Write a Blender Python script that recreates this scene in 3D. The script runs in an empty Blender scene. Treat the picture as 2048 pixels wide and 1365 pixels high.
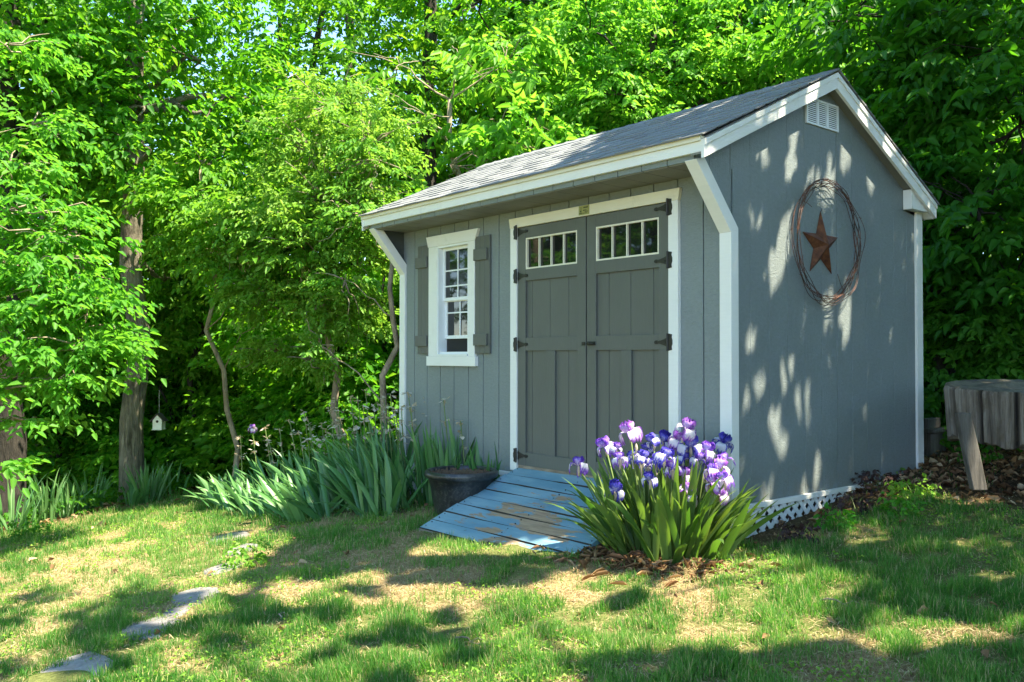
import bpy, math, random, zlib
import numpy as np
from mathutils import Matrix
rng = np.random.default_rng(7)
random.seed(7)
scene = bpy.context.scene

# ---------------------------------------------------------------- camera
CAM = np.array([3.225, -4.4168, 0.9041]); YAW = 0.8756; PITCH = 0.0179; ROLL = 0.0011; FPX = 1750.29
F_ = np.array([-math.sin(YAW)*math.cos(PITCH), math.cos(YAW)*math.cos(PITCH), math.sin(PITCH)])
R_ = np.cross(F_, [0, 0, 1]); R_ /= np.linalg.norm(R_); U_ = np.cross(R_, F_)
R2 = R_*math.cos(ROLL)+U_*math.sin(ROLL); U2 = -R_*math.sin(ROLL)+U_*math.cos(ROLL)
cd = bpy.data.cameras.new('camera'); co = bpy.data.objects.new('camera', cd)
scene.collection.objects.link(co)
M = Matrix(((R2[0], U2[0], -F_[0], CAM[0]), (R2[1], U2[1], -F_[1], CAM[1]), (R2[2], U2[2], -F_[2], CAM[2]), (0, 0, 0, 1)))
co.matrix_world = M
cd.sensor_width = 36; cd.lens = 36*FPX/2048; cd.clip_start = 0.05; cd.clip_end = 500
scene.camera = co
# ---------------------------------------------------------------- sky + sun
SUN = np.array([0.50, 0.24, 1.0]); SN = SUN/np.linalg.norm(SUN)
w = bpy.data.worlds.new('World'); scene.world = w; w.use_nodes = True
nt = w.node_tree; bg = nt.nodes['Background']
sky = nt.nodes.new('ShaderNodeTexSky'); sky.sky_type = 'NISHITA'; sky.sun_disc = False
sky.sun_elevation = math.asin(SN[2]); sky.sun_rotation = math.atan2(SN[0], SN[1])
sky.altitude = 100; sky.air_density = 1.0; sky.dust_density = 0.2; sky.ozone_density = 4
nt.links.new(sky.outputs[0], bg.inputs[0]); bg.inputs[1].default_value = 0.15
sd = bpy.data.lights.new('sun', 'SUN'); sd.energy = 5.0; sd.angle = math.radians(0.5); sd.color = (1, 0.91, 0.70)
so = bpy.data.objects.new('sun', sd); scene.collection.objects.link(so)
from mathutils import Vector
so.rotation_euler = Vector(SN).to_track_quat('Z', 'Y').to_euler(); so.location = (10, 5, 20)
vs = scene.view_settings; vs.view_transform = 'Standard'; vs.look = 'None'; vs.gamma = 1; vs.exposure = 2.0
scene.render.resolution_x = 1024; scene.render.resolution_y = 682
cy = scene.cycles
cy.max_bounces = 8; cy.diffuse_bounces = 4; cy.glossy_bounces = 3; cy.transmission_bounces = 4; cy.transparent_max_bounces = 4
cy.sample_clamp_indirect = 6

# ---------------------------------------------------------------- helpers
def at(u, v, d):
    "world point seen at photo pixel (u,v), at depth d metres along the view axis"
    return CAM + d*(F_ + R2*(u-1024)/FPX + U2*(682.5-v)/FPX)
def H(x, y):
    x = np.asarray(x, float); y = np.asarray(y, float)
    z = -.18+.085*y+.03*x-.05*np.logaddexp(0, -(x+2)*2)/2
    z = z-.24*np.logaddexp(0, -(x+8.2)*2.5)/2.5
    z = z+.10*np.logaddexp(0, (x*.5+y-4.0)*2)/2*(1/(1+np.exp(-(x+3.5)*1.2)))
    z = z-.05/(1+np.exp((x+5.6)*1.6))/(1+np.exp((y+1.7)*1.8))
    z = z-.055*np.exp(-((x-.08)/.25)**2-((y-.40)/.55)**2)
    z = np.where(x < -25, z*0+np.maximum(z, -6), z)
    return np.clip(z, -6, 5)
def lat(ix, iy, seed):
    n = (ix.astype(np.int64)*374761393+iy.astype(np.int64)*668265263+seed*974634777) & 0xffffffff
    n = ((n ^ (n >> 13))*1274126177) & 0xffffffff
    return ((n ^ (n >> 16)) & 0xffff)/65535.0
def vn(x, y, s=0):
    ix = np.floor(x); iy = np.floor(y); fx = x-ix; fy = y-iy
    fx = fx*fx*(3-2*fx); fy = fy*fy*(3-2*fy)
    a = lat(ix, iy, s); b = lat(ix+1, iy, s); c = lat(ix, iy+1, s); d = lat(ix+1, iy+1, s)
    return (a*(1-fx)+b*fx)*(1-fy)+(c*(1-fx)+d*fx)*fy
def fbm(x, y, s=0, o=3):
    t = 0; a = .5; k = 0
    for i in range(o):
        t = t+a*vn(x*2**i, y*2**i, s+i); k += a; a *= .5
    return t/k

def raw_mesh(name, V, faces, attrs=None, smooth=False, fmat=None):
    "V (n,3); faces (m,k) array or list of tuples"
    me = bpy.data.meshes.new(name)
    V = np.asarray(V, np.float32)
    if isinstance(faces, np.ndarray):
        m, k = faces.shape
        me.vertices.add(len(V)); me.vertices.foreach_set('co', V.ravel())
        me.loops.add(m*k); me.loops.foreach_set('vertex_index', faces.astype(np.int32).ravel())
        me.polygons.add(m); me.polygons.foreach_set('loop_start', np.arange(0, m*k, k, dtype=np.int32))
        try: me.polygons.foreach_set('loop_total', np.full(m, k, np.int32))
        except Exception: pass
    else:
        me.from_pydata([tuple(map(float, v)) for v in V], [], faces)
    if fmat is not None: me.polygons.foreach_set('material_index', np.asarray(fmat, np.int32))
    if smooth: me.polygons.foreach_set('use_smooth', np.ones(len(me.polygons), bool))
    me.update(calc_edges=True)
    if attrs:
        for k_, a in attrs.items():
            at_ = me.attributes.new(k_, 'FLOAT', 'POINT'); at_.data.foreach_set('value', np.asarray(a, np.float32))
    return me
def link(name, me, m, parent=None):
    o = bpy.data.objects.new(name, me); scene.collection.objects.link(o)
    if m is not None:
        for mm in (m if isinstance(m, (list, tuple)) else [m]): me.materials.append(mm)
    if parent is not None:
        o.parent = parent
        if parent.get('_abs'): o.matrix_parent_inverse = Matrix.Translation(parent['_loc']).inverted()
    return o
def tag(o, label=None, cat=None, group=None, kind=None):
    if label: o['label'] = label
    if cat: o['category'] = cat
    if group: o['group'] = group
    if kind: o['kind'] = kind
    return o
def thing(name, loc, label, cat, group=None, absolute=True):
    "absolute: children are modelled in world coordinates"
    o = bpy.data.objects.new(name, None); scene.collection.objects.link(o); o.location = [float(a) for a in loc]
    o.empty_display_size = .2
    if absolute: INV[o.name] = Vector([float(a) for a in loc])
    return tag(o, label, cat, group)
INV = {}
def root_of(o):
    while o.parent: o = o.parent
    return o
def put(o, parent):
    o.parent = parent
    if parent.parent is None and parent.name in INV:
        o.matrix_parent_inverse = Matrix.Translation(INV[parent.name]).inverted()
    return o
class MB:
    def __init__(s): s.v = []; s.f = []; s.r = []
    def add(s, V, F, rnd=0.5):
        n = len(s.v); s.v += [tuple(map(float, p)) for p in V]; s.f += [tuple(i+n for i in f) for f in F]; s.r += [rnd]*len(V); return s
    def box(s, x0, x1, y0, y1, z0, z1, rnd=0.5):
        if x0 > x1: x0, x1 = x1, x0
        if y0 > y1: y0, y1 = y1, y0
        if z0 > z1: z0, z1 = z1, z0
        V = [(x0, y0, z0), (x1, y0, z0), (x1, y1, z0), (x0, y1, z0), (x0, y0, z1), (x1, y0, z1), (x1, y1, z1), (x0, y1, z1)]
        return s.add(V, [(0, 3, 2, 1), (4, 5, 6, 7), (0, 1, 5, 4), (1, 2, 6, 5), (2, 3, 7, 6), (3, 0, 4, 7)], rnd)
    def prism(s, poly, axis, a0, a1, rnd=0.5):
        "poly = 2-D points in the two other axes (x:(y,z) y:(x,z) z:(x,y))"
        def P(p, a): return {0: (a, p[0], p[1]), 1: (p[0], a, p[1]), 2: (p[0], p[1], a)}[axis]
        n = len(poly); V = [P(p, a0) for p in poly]+[P(p, a1) for p in poly]
        F = [tuple(range(n))[::-1], tuple(range(n, 2*n))]+[(i, (i+1) % n, n+(i+1) % n, n+i) for i in range(n)]
        return s.add(V, F, rnd)
    def tube(s, pts, rad, k=8, rnd=0.5, cap=True):
        pts = [np.array(p, float) for p in pts]; n = len(pts)
        if not hasattr(rad, '__len__'): rad = [rad]*n
        V = []; ref = None
        for i, p in enumerate(pts):
            d = pts[min(i+1, n-1)]-pts[max(i-1, 0)]; d /= (np.linalg.norm(d)+1e-9)
            if ref is None:
                ref = np.array([1., 0, 0]) if abs(d[0]) < .8 else np.array([0, 1., 0])
            a = ref-d*np.dot(ref, d); a /= (np.linalg.norm(a)+1e-9); ref = a; b = np.cross(d, a)
            for j in range(k):
                t = 2*math.pi*j/k; V.append(p+rad[i]*(a*math.cos(t)+b*math.sin(t)))
        F = []
        for i in range(n-1):
            for j in range(k): F.append((i*k+j, i*k+(j+1) % k, (i+1)*k+(j+1) % k, (i+1)*k+j))
        if cap: F.append(tuple(range(k))[::-1]); F.append(tuple((n-1)*k+j for j in range(k)))
        return s.add(V, F, rnd)
    def lathe(s, prof, c, k=32, rnd=.5):
        V = []; n = len(prof)
        for r, z in prof:
            for j in range(k):
                t = 2*math.pi*j/k; V.append((c[0]+r*math.cos(t), c[1]+r*math.sin(t), c[2]+z))
        F = [(i*k+j, i*k+(j+1) % k, (i+1)*k+(j+1) % k, (i+1)*k+j) for i in range(n-1) for j in range(k)]
        return s.add(V, F, rnd)
    def build(s, name, m, parent=None, smooth=False, bevel=0):
        me = raw_mesh(name, np.array(s.v), s.f, {'rnd': s.r}, smooth)
        o = link(name, me, m)
        if parent is not None: put(o, parent)
        if bevel:
            b = o.modifiers.new('bevel', 'BEVEL'); b.width = bevel; b.segments = 1; b.limit_method = 'ANGLE'
        return o

# ---------------------------------------------------------------- materials
def nm(name):
    m = bpy.data.materials.new(name); m.use_nodes = True; nt = m.node_tree
    return m, nt, nt.nodes['Principled BSDF']
def tex(nt, scale=5, detail=4, stretch=(1, 1, 1), rough=.55, coord='Object', dist=0):
    tc = nt.nodes.new('ShaderNodeTexCoord'); mp = nt.nodes.new('ShaderNodeMapping'); n = nt.nodes.new('ShaderNodeTexNoise')
    mp.inputs['Scale'].default_value = stretch; n.inputs['Scale'].default_value = scale; n.inputs['Detail'].default_value = detail
    n.inputs['Roughness'].default_value = rough; n.inputs['Distortion'].default_value = dist
    nt.links.new(tc.outputs[coord], mp.inputs[0]); nt.links.new(mp.outputs[0], n.inputs['Vector']); return n.outputs['Fac']
def cr(nt, fac, stops, interp='LINEAR'):
    r = nt.nodes.new('ShaderNodeValToRGB'); r.color_ramp.interpolation = interp
    while len(r.color_ramp.elements) < len(stops): r.color_ramp.elements.new(.5)
    for e, (p, c) in zip(r.color_ramp.elements, stops):
        e.position = p; e.color = (*c, 1) if len(c) == 3 else c
    nt.links.new(fac, r.inputs[0]); return r.outputs[0]
def mix(nt, fac, a, b, mode='MIX'):
    n = nt.nodes.new('ShaderNodeMix'); n.data_type = 'RGBA'; n.blend_type = mode
    for s, v in ((n.inputs[0], fac), (n.inputs[6], a), (n.inputs[7], b)):
        if isinstance(v, (int, float)): s.default_value = v
        elif isinstance(v, tuple): s.default_value = (*v, 1)
        else: nt.links.new(v, s)
    return n.outputs[2]
def mth(nt, op, a, b=None, clamp=False):
    n = nt.nodes.new('ShaderNodeMath'); n.operation = op; n.use_clamp = clamp
    for s, v in ((n.inputs[0], a), (n.inputs[1], b)):
        if v is None: continue
        if isinstance(v, (int, float)): s.default_value = v
        else: nt.links.new(v, s)
    return n.outputs[0]
def attr(nt, name):
    a = nt.nodes.new('ShaderNodeAttribute'); a.attribute_name = name; return a.outputs['Fac']
def bump(nt, b, h, strength=.3, dist=.01):
    n = nt.nodes.new('ShaderNodeBump'); n.inputs['Strength'].default_value = strength; n.inputs['Distance'].default_value = dist
    nt.links.new(h, n.inputs['Height']); nt.links.new(n.outputs[0], b.inputs['Normal'])
def sock(nt, s, v):
    if isinstance(v, (int, float)): s.default_value = v
    elif isinstance(v, tuple): s.default_value = (*v, 1)
    else: nt.links.new(v, s)

def paint(name, c, rough=.55, grain=(1, 1, 1), gscale=60, gstr=.35, var=.12, dirt=None, gdist=.004):
    m, nt, b = nm(name)
    n1 = tex(nt, 2.2, 5); n2 = tex(nt, 35, 3, grain)
    d = tuple(x*(1-var) for x in c); l = tuple(min(1, x*(1+var)) for x in c)
    col = cr(nt, n1, [(.3, d), (.7, l)])
    col = mix(nt, .25, col, cr(nt, n2, [(.35, d), (.65, l)]))
    if dirt:
        n3 = tex(nt, 9, 6, (1, 1, .5), .7)
        col = mix(nt, cr(nt, n3, [(.60, (0, 0, 0)), (.80, (.6, .6, .6))]), col, dirt)
    sock(nt, b.inputs['Base Color'], col); b.inputs['Roughness'].default_value = rough
    bump(nt, b, tex(nt, gscale, 4, grain, .6, dist=.4), gstr, gdist)
    return m
M_ = {}
def m_siding():
    m, nt, b = nm('siding_paint'); c0 = (.205, .236, .236)
    n1 = tex(nt, 1.6, 5); n2 = tex(nt, 40, 4, (.8, .8, 1.4))
    col = cr(nt, n1, [(.3, tuple(x*.9 for x in c0)), (.7, tuple(x*1.1 for x in c0))])
    col = mix(nt, .3, col, cr(nt, n2, [(.3, tuple(x*.75 for x in c0)), (.7, tuple(x*1.2 for x in c0))]))
    col = mix(nt, cr(nt, tex(nt, 5, 6, (1, 1, .25), .75), [(.58, (0, 0, 0)), (.85, (.5, .5, .5))]), col, (.13, .15, .14))
    g = nt.nodes.new('ShaderNodeNewGeometry'); sx = nt.nodes.new('ShaderNodeSeparateXYZ'); nt.links.new(g.outputs['Position'], sx.inputs[0])
    low = mth(nt, 'SUBTRACT', 1, mth(nt, 'MULTIPLY', sx.outputs[2], 2.6), True)
    d = mth(nt, 'MULTIPLY', mth(nt, 'MULTIPLY', low, low), cr(nt, tex(nt, 14, 6, (1, 1, .7), .75), [(.42, (0, 0, 0)), (.68, (1, 1, 1))]))
    col = mix(nt, mth(nt, 'MULTIPLY', d, .6), col, (.20, .17, .12))
    sp = cr(nt, tex(nt, 120, 2), [(.70, (0, 0, 0)), (.73, (.5, .5, .5))]); col = mix(nt, sp, col, (.08, .09, .09))
    sock(nt, b.inputs['Base Color'], col); b.inputs['Roughness'].default_value = .55
    h = mth(nt, 'ADD', tex(nt, 34, 5, (1, 1, 2.4), .65, dist=.8), mth(nt, 'MULTIPLY', tex(nt, 9, 5, (6, 6, .5), .6, dist=1.5), .6))
    bump(nt, b, h, .9, .006); return m
M_['siding'] = m_siding(); M_['siding_front'] = M_['siding']
M_['groove'] = paint('groove_shade_paint', (.06, .07, .07), .8)  # darker than the siding, shade of the recesses put into the colour
M_['trim'] = paint('white_trim_paint', (.80, .79, .75), .5, (.2, .2, 2.2), 50, .5, .05, (.55, .55, .48))
M_['cream'] = paint('cream_trim_paint', (.76, .71, .56), .55, (.15, 1, 2), 45, .7, .06, (.5, .47, .36))
M_['door'] = paint('charcoal_door_paint', (.108, .113, .100), .5, (2.2, 2, .25), 45, .6, .08, (.13, .14, .13))
M_['soffit'] = paint('soffit_paint', (.21, .205, .18), .6, (1, .2, 1), 60, .5, .1)
M_['black'] = paint('black_iron', (.02, .018, .016), .45, gscale=90, gstr=.4, var=.3, dirt=(.07, .045, .02))
M_['vinyl'] = paint('white_vinyl', (.80, .82, .82), .35, gstr=.05, var=.03)
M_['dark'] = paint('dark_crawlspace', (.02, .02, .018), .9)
def m_glass():
    m, nt, b = nm('window_glass'); b.inputs['Base Color'].default_value = (.012, .013, .012, 1)
    b.inputs['Roughness'].default_value = .03; b.inputs['IOR'].default_value = 1.6
    bump(nt, b, tex(nt, 3, 2), .06, .02)
    return m
M_['glass'] = m_glass()
def m_shingle():
    m, nt, b = nm('asphalt_shingle')
    a = attr(nt, 'rnd')
    c = cr(nt, a, [(0, (.19, .20, .215)), (.35, (.26, .27, .285)), (.7, (.34, .345, .35)), (1, (.22, .232, .25))])
    c = mix(nt, cr(nt, tex(nt, 260, 2), [(.35, (0, 0, 0)), (.65, (1, 1, 1))]), c, (.19, .195, .205))
    c = mix(nt, .35, c, mix(nt, tex(nt, 130, 2), (.03, .035, .042), (.27, .27, .28)))
    sock(nt, b.inputs['Base Color'], c); b.inputs['Roughness'].default_value = .85
    bump(nt, b, tex(nt, 300, 2), .5, .003); return m
M_['shingle'] = m_shingle()
def m_ramp():
    m, nt, b = nm('peeling_blue_paint')
    n1 = tex(nt, 4.5, 6, (.5, 1.8, 1), .74, dist=.4); g = tex(nt, 30, 4, (.12, 1.5, 1.5), .7); sp = tex(nt, 28, 5, (.5, 1.2, 1), .7)
    fine = tex(nt, 6, 5, (.3, 1.2, 1), .6)
    blue = cr(nt, fine, [(.3, (.10, .225, .31)), (.5, (.155, .30, .38)), (.62, (.22, .36, .43)), (.78, (.31, .42, .46))])
    wood = cr(nt, g, [(.3, (.20, .13, .08)), (.6, (.42, .29, .18)), (.8, (.52, .40, .27))])
    pe = attr(nt, 'rnd')
    big = cr(nt, mth(nt, 'ADD', n1, mth(nt, 'MULTIPLY', pe, .3)), [(.655, (0, 0, 0)), (.668, (1, 1, 1))])
    small = cr(nt, sp, [(.66, (0, 0, 0)), (.68, (.85, .85, .85))])
    sc = cr(nt, tex(nt, 22, 4, (.06, 1.6, 1)), [(.64, (0, 0, 0)), (.74, (.6, .6, .6))])
    c = mix(nt, big, blue, wood); c = mix(nt, small, c, (.10, .075, .05)); c = mix(nt, sc, c, (.30, .26, .2))
    sock(nt, b.inputs['Base Color'], c); b.inputs['Roughness'].default_value = .48
    bump(nt, b, mix(nt, big, g, (0, 0, 0)), .5, .004); return m
M_['ramp'] = m_ramp()
def m_wood(name, a, b_, stretch=(3, 3, .25), scale=18, rough=.8, bs=.8, bd=.012):
    m, nt, b = nm(name); g = tex(nt, scale, 6, stretch, .7, dist=.5)
    c = cr(nt, g, [(.36, a), (.5, tuple(x*.55+y*.45 for x, y in zip(a, b_))), (.66, b_)])
    c = mix(nt, .35, c, cr(nt, tex(nt, 4, 5), [(.35, tuple(x*.6 for x in a)), (.65, tuple(min(1, x*1.15) for x in b_))]))
    sock(nt, b.inputs['Base Color'], c); b.inputs['Roughness'].default_value = rough; bump(nt, b, g, bs, bd); return m
M_['rawwood'] = m_wood('weathered_board', (.14, .11, .08), (.42, .34, .25), (.3, 2, 2))
M_['log'] = m_wood('weathered_log', (.035, .026, .018), (.36, .31, .25), (4, 4, .16), 9, .85, 1, .05)
def m_log():
    m, nt, b = nm('weathered_log'); a = attr(nt, 'rnd'); g = tex(nt, 11, 6, (4, 4, .18), .7, dist=.4); g2 = tex(nt, 5, 5, (1, 1, 1), .7)
    c = cr(nt, mth(nt, 'ADD', mth(nt, 'MULTIPLY', a, .5), mth(nt, 'MULTIPLY', g, .6)), [(.30, (.018, .013, .009)), (.45, (.10, .08, .06)), (.6, (.25, .21, .165)), (.78, (.46, .42, .35))])
    c = mix(nt, cr(nt, g2, [(.5, (0, 0, 0)), (.7, (.7, .7, .7))]), c, (.12, .09, .045))
    sock(nt, b.inputs['Base Color'], c); b.inputs['Roughness'].default_value = .9; bump(nt, b, g, 1, .04); return m
M_['log'] = m_log()
M_['logtop'] = m_wood('log_end_grain', (.05, .045, .035), (.22, .19, .13), (1, 1, 1), 10, .9, .8, .01)
M_['post'] = m_wood('weathered_post', (.035, .03, .025), (.17, .15, .125), (3, 3, .2), 16, .85, .8, .01)
M_['plank_edge'] = m_wood('dirty_shaded_plank_edge', (.012, .010, .008), (.05, .04, .03), (.3, 2, 2))  # dirty wood, darkened further so the plank gaps read as shade
M_['bark'] = m_wood('oak_bark', (.07, .058, .04), (.46, .40, .30), (2.6, 2.6, .3), 10, .9, 1, .12)
M_['bark_dark'] = m_wood('dark_bark', (.018, .015, .012), (.06, .05, .04), (3, 3, .5), 9, .9, 1, .04)
M_['bark_pale'] = m_wood('pale_bark', (.15, .11, .075), (.46, .37, .26), (3, 3, .6), 10, .85, .8, .02)
def m_rust():
    m, nt, b = nm('rusted_steel'); n = tex(nt, 22, 6, rough=.7)
    c = cr(nt, n, [(.3, (.055, .02, .012)), (.5, (.125, .043, .02)), (.7, (.22, .085, .035))])
    sock(nt, b.inputs['Base Color'], c); b.inputs['Roughness'].default_value = .7; b.inputs['Metallic'].default_value = .25
    bump(nt, b, n, .3, .003); return m
M_['rust'] = m_rust()
def m_wire():
    m, nt, b = nm('rusty_wire'); n = tex(nt, 14, 4)
    sock(nt, b.inputs['Base Color'], cr(nt, n, [(.35, (.028, .016, .012)), (.6, (.13, .05, .028)), (.75, (.24, .10, .05))])); b.inputs['Roughness'].default_value = .7
    return m
M_['wire'] = m_wire()
def m_pot():
    m, nt, b = nm('weathered_black_plastic'); n = tex(nt, 5, 7, (1, 1, .8), .75); n2 = tex(nt, 60, 3)
    c = cr(nt, n, [(.40, (.010, .011, .013)), (.56, (.028, .031, .034)), (.72, (.12, .12, .11))])
    c = mix(nt, cr(nt, n2, [(.5, (0, 0, 0)), (.7, (.5, .5, .5))]), c, (.10, .10, .085))
    sock(nt, b.inputs['Base Color'], c); b.inputs['Roughness'].default_value = .33; bump(nt, b, n, .3, .006); return m
M_['pot'] = m_pot()
M_['soil'] = m_wood('potting_soil', (.03, .018, .01), (.20, .12, .07), (1, 1, 1), 40, .95, 1, .02)
M_['stone'] = m_wood('flagstone', (.10, .095, .095), (.33, .305, .29), (1, 1, 1), 14, .85, .9, .012)
M_['galv'] = paint('galvanised_steel', (.33, .34, .33), .5, var=.2)
M_['bhwhite'] = paint('birdhouse_white', (.7, .7, .66), .6)
M_['bhroof'] = paint('birdhouse_roof', (.05, .04, .035), .7)

def leafmat(name, stops, trans, tr=.45, rough=.5, spec=.25, vary=False):
    m, nt, b = nm(name); a = attr(nt, 'rnd')
    oi = nt.nodes.new('ShaderNodeObjectInfo')
    def hs(col):
        h = nt.nodes.new('ShaderNodeHueSaturation'); nt.links.new(mth(nt, 'ADD', .484, mth(nt, 'MULTIPLY', oi.outputs['Random'], .024)), h.inputs['Hue'])
        q = mth(nt, 'FRACT', mth(nt, 'MULTIPLY', oi.outputs['Random'], 7.31)); nt.links.new(mth(nt, 'ADD', .76, mth(nt, 'MULTIPLY', q, .36)), h.inputs['Value']); nt.links.new(col, h.inputs['Color']); return h.outputs[0]
    c = cr(nt, a, stops)
    if vary: c = hs(c)
    sock(nt, b.inputs['Base Color'], c); b.inputs['Roughness'].default_value = rough
    b.inputs['Specular IOR Level'].default_value = spec
    t = nt.nodes.new('ShaderNodeBsdfTranslucent'); c2 = cr(nt, a, trans); c2 = hs(c2) if vary else c2; nt.links.new(c2, t.inputs[0])
    ms = nt.nodes.new('ShaderNodeMixShader'); ms.inputs[0].default_value = tr
    out = nt.nodes['Material Output']; nt.links.new(b.outputs[0], ms.inputs[1]); nt.links.new(t.outputs[0], ms.inputs[2])
    nt.links.new(ms.outputs[0], out.inputs[0]); return m
G1 = [(0, (.025, .13, .010)), (.5, (.055, .22, .014)), (1, (.12, .31, .022))]
T1 = [(0, (.08, .38, .012)), (.5, (.19, .56, .018)), (1, (.38, .72, .03))]
M_['leaf'] = leafmat('woodland_leaf', G1, T1, .5, vary=True)
M_['leaf_bright'] = leafmat('bright_leaf', [(0, (.05, .20, .015)), (.5, (.10, .29, .025)), (1, (.17, .36, .045))], [(0, (.14, .48, .02)), (1, (.36, .70, .05))], .5, vary=True)
M_['leaf_pale'] = leafmat('pale_small_leaf', [(0, (.07, .23, .02)), (.6, (.15, .34, .035)), (1, (.28, .44, .09))], [(0, (.18, .48, .03)), (1, (.42, .68, .07))], .45, vary=True)
M_['leaf_dark'] = leafmat('dark_broad_leaf', [(0, (.03, .14, .014)), (.6, (.058, .225, .02)), (1, (.10, .30, .03))], [(0, (.09, .40, .012)), (1, (.25, .62, .02))], .4, vary=True)
M_['samara'] = leafmat('dry_seed_cluster', [(0, (.30, .22, .08)), (1, (.45, .34, .16))], [(0, (.4, .3, .1)), (1, (.5, .4, .2))], .4)
M_['iris_leaf'] = leafmat('iris_leaf_green', [(0, (.06, .125, .03)), (.5, (.11, .185, .045)), (1, (.20, .28, .085))], [(0, (.10, .27, .015)), (1, (.28, .45, .04))], .35, .38)
M_['iris_leaf_blue'] = leafmat('iris_leaf_bluegreen', [(0, (.05, .15, .045)), (.5, (.09, .23, .065)), (1, (.19, .34, .12))], [(0, (.07, .28, .06)), (1, (.18, .42, .10))], .3, .36, .5)
M_['stalk'] = leafmat('iris_stalk', [(0, (.12, .20, .05)), (1, (.2, .26, .08))], [(0, (.15, .3, .05)), (1, (.2, .35, .08))], .2)
M_['withered'] = leafmat('withered_petal', [(0, (.42, .30, .18)), (.5, (.70, .60, .44)), (1, (.86, .80, .68))], [(0, (.4, .3, .2)), (1, (.6, .5, .4))], .35, .7)
M_['grass'] = leafmat('lawn_grass', [(0, (.045, .15, .025)), (.4, (.11, .25, .045)), (.78, (.22, .35, .09)), (.88, (.38, .35, .14)), (1, (.52, .43, .23))],
                      [(0, (.08, .34, .02)), (.5, (.20, .50, .04)), (1, (.5, .48, .18))], .4, .5)
M_['straw'] = leafmat('dry_thatch', [(0, (.14, .08, .04)), (.5, (.35, .25, .12)), (1, (.64, .53, .31))], [(0, (.2, .14, .06)), (1, (.5, .4, .22))], .2, .8)
M_['litter'] = leafmat('fallen_leaf', [(0, (.08, .038, .018)), (.4, (.24, .125, .06)), (.8, (.42, .26, .13)), (1, (.56, .41, .25))], [(0, (.15, .07, .03)), (1, (.45, .28, .12))], .15, .7)
M_['purpleleaf'] = leafmat('dark_purple_leaf', [(0, (.035, .02, .022)), (1, (.085, .05, .04))], [(0, (.06, .03, .03)), (1, (.1, .06, .04))], .15)
def petalmat(name, edge, mid, white=(.80, .78, .86)):
    m, nt, b = nm(name); e = attr(nt, 'rnd'); n = tex(nt, 90, 4, rough=.7)
    f = mth(nt, 'ADD', e, mth(nt, 'MULTIPLY', mth(nt, 'SUBTRACT', n, .5), .9))
    c = cr(nt, f, [(.18, white), (.42, mid), (.75, edge)]); sock(nt, b.inputs['Base Color'], c); b.inputs['Roughness'].default_value = .6
    t = nt.nodes.new('ShaderNodeBsdfTranslucent'); nt.links.new(c, t.inputs[0])
    ms = nt.nodes.new('ShaderNodeMixShader'); ms.inputs[0].default_value = .4
    nt.links.new(b.outputs[0], ms.inputs[1]); nt.links.new(t.outputs[0], ms.inputs[2]); nt.links.new(ms.outputs[0], nt.nodes['Material Output'].inputs[0]); return m
M_['petal_violet'] = petalmat('violet_petal', (.16, .045, .50), (.36, .22, .68))
M_['petal_blue'] = petalmat('blue_violet_petal', (.05, .03, .42), (.16, .15, .62))
M_['petal_lilac'] = petalmat('lilac_petal', (.30, .09, .52), (.55, .38, .75), (.86, .82, .86))
def m_ground():
    m, nt, b = nm('lawn_soil'); g = attr(nt, 'green'); wd = attr(nt, 'wood'); n = tex(nt, 45, 5, rough=.75); n2 = tex(nt, 160, 3); n3 = tex(nt, 4, 4)
    straw = cr(nt, n, [(.3, (.11, .065, .032)), (.5, (.29, .20, .10)), (.7, (.50, .39, .20))])
    straw = mix(nt, cr(nt, n2, [(.4, (0, 0, 0)), (.6, (.7, .7, .7))]), straw, (.46, .36, .17))
    gr = cr(nt, n, [(.3, (.035, .07, .015)), (.55, (.08, .14, .025)), (.75, (.20, .22, .07))])
    duff = cr(nt, n, [(.3, (.03, .02, .012)), (.5, (.085, .055, .03)), (.75, (.18, .12, .06))])
    c = mix(nt, g, straw, gr); c = mix(nt, wd, c, duff)
    sock(nt, b.inputs['Base Color'], c); b.inputs['Roughness'].default_value = .95; b.inputs['Specular IOR Level'].default_value = .1
    bump(nt, b, n, .9, .02); return m
M_['ground'] = m_ground()

# ---------------------------------------------------------------- ground sheet
def axis(a, b, step, far):
    c = np.arange(a, b+1e-6, step); out = [step]; p = []
    x = b; s = step
    while x < far: s *= 1.25; x += s; p.append(x)
    q = []; x = a; s = step
    while x > -far: s *= 1.25; x -= s; q.append(x)
    return np.array(q[::-1]+list(c)+p)
gx = axis(-9.5, 2.8, .05, 110); gy = axis(-5.2, 4.2, .05, 110)
GX, GY = np.meshgrid(gx, gy, indexing='ij')
def edge_wood(x, y):
    "0 on the lawn, 1 in woodland floor / mulch"
    n = (fbm(x*1.3, y*1.3, 5)-.5)
    left = 1/(1+np.exp(-((-6.95-.30*np.clip(y+2.5, -1, 6)*.5)-x+n*.5)*9))
    # strip along gable wall and the slope behind
    w_ = .16+.14*np.clip(y, 0, 3)+.2*n
    strip = 1/(1+np.exp(-(w_-x)*14))*(1/(1+np.exp(-(y+.05)*10)))*(x > -.3)
    back = 1/(1+np.exp(-(y-1.42-.12*np.sin(x*3)+n*.4)*10))*(x > -.2)
    under = ((x > -3.75) & (x < .05) & (y > -.05))*1.
    behind = 1/(1+np.exp(-(y-.9-.0*x+n*.6+(x+3.7)*.25)*6))*(x <= -.2)
    bed = np.exp(-(((x+3.9)/1.35)**2+((y+.45)/.38)**2)**2)
    bed2 = np.exp(-(((x+.25)/.55)**2+((y+.48)/.40)**2)**2)
    return np.clip(np.maximum.reduce([left, strip, back, under, behind, bed*.75, bed2]), 0, 1)
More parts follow.
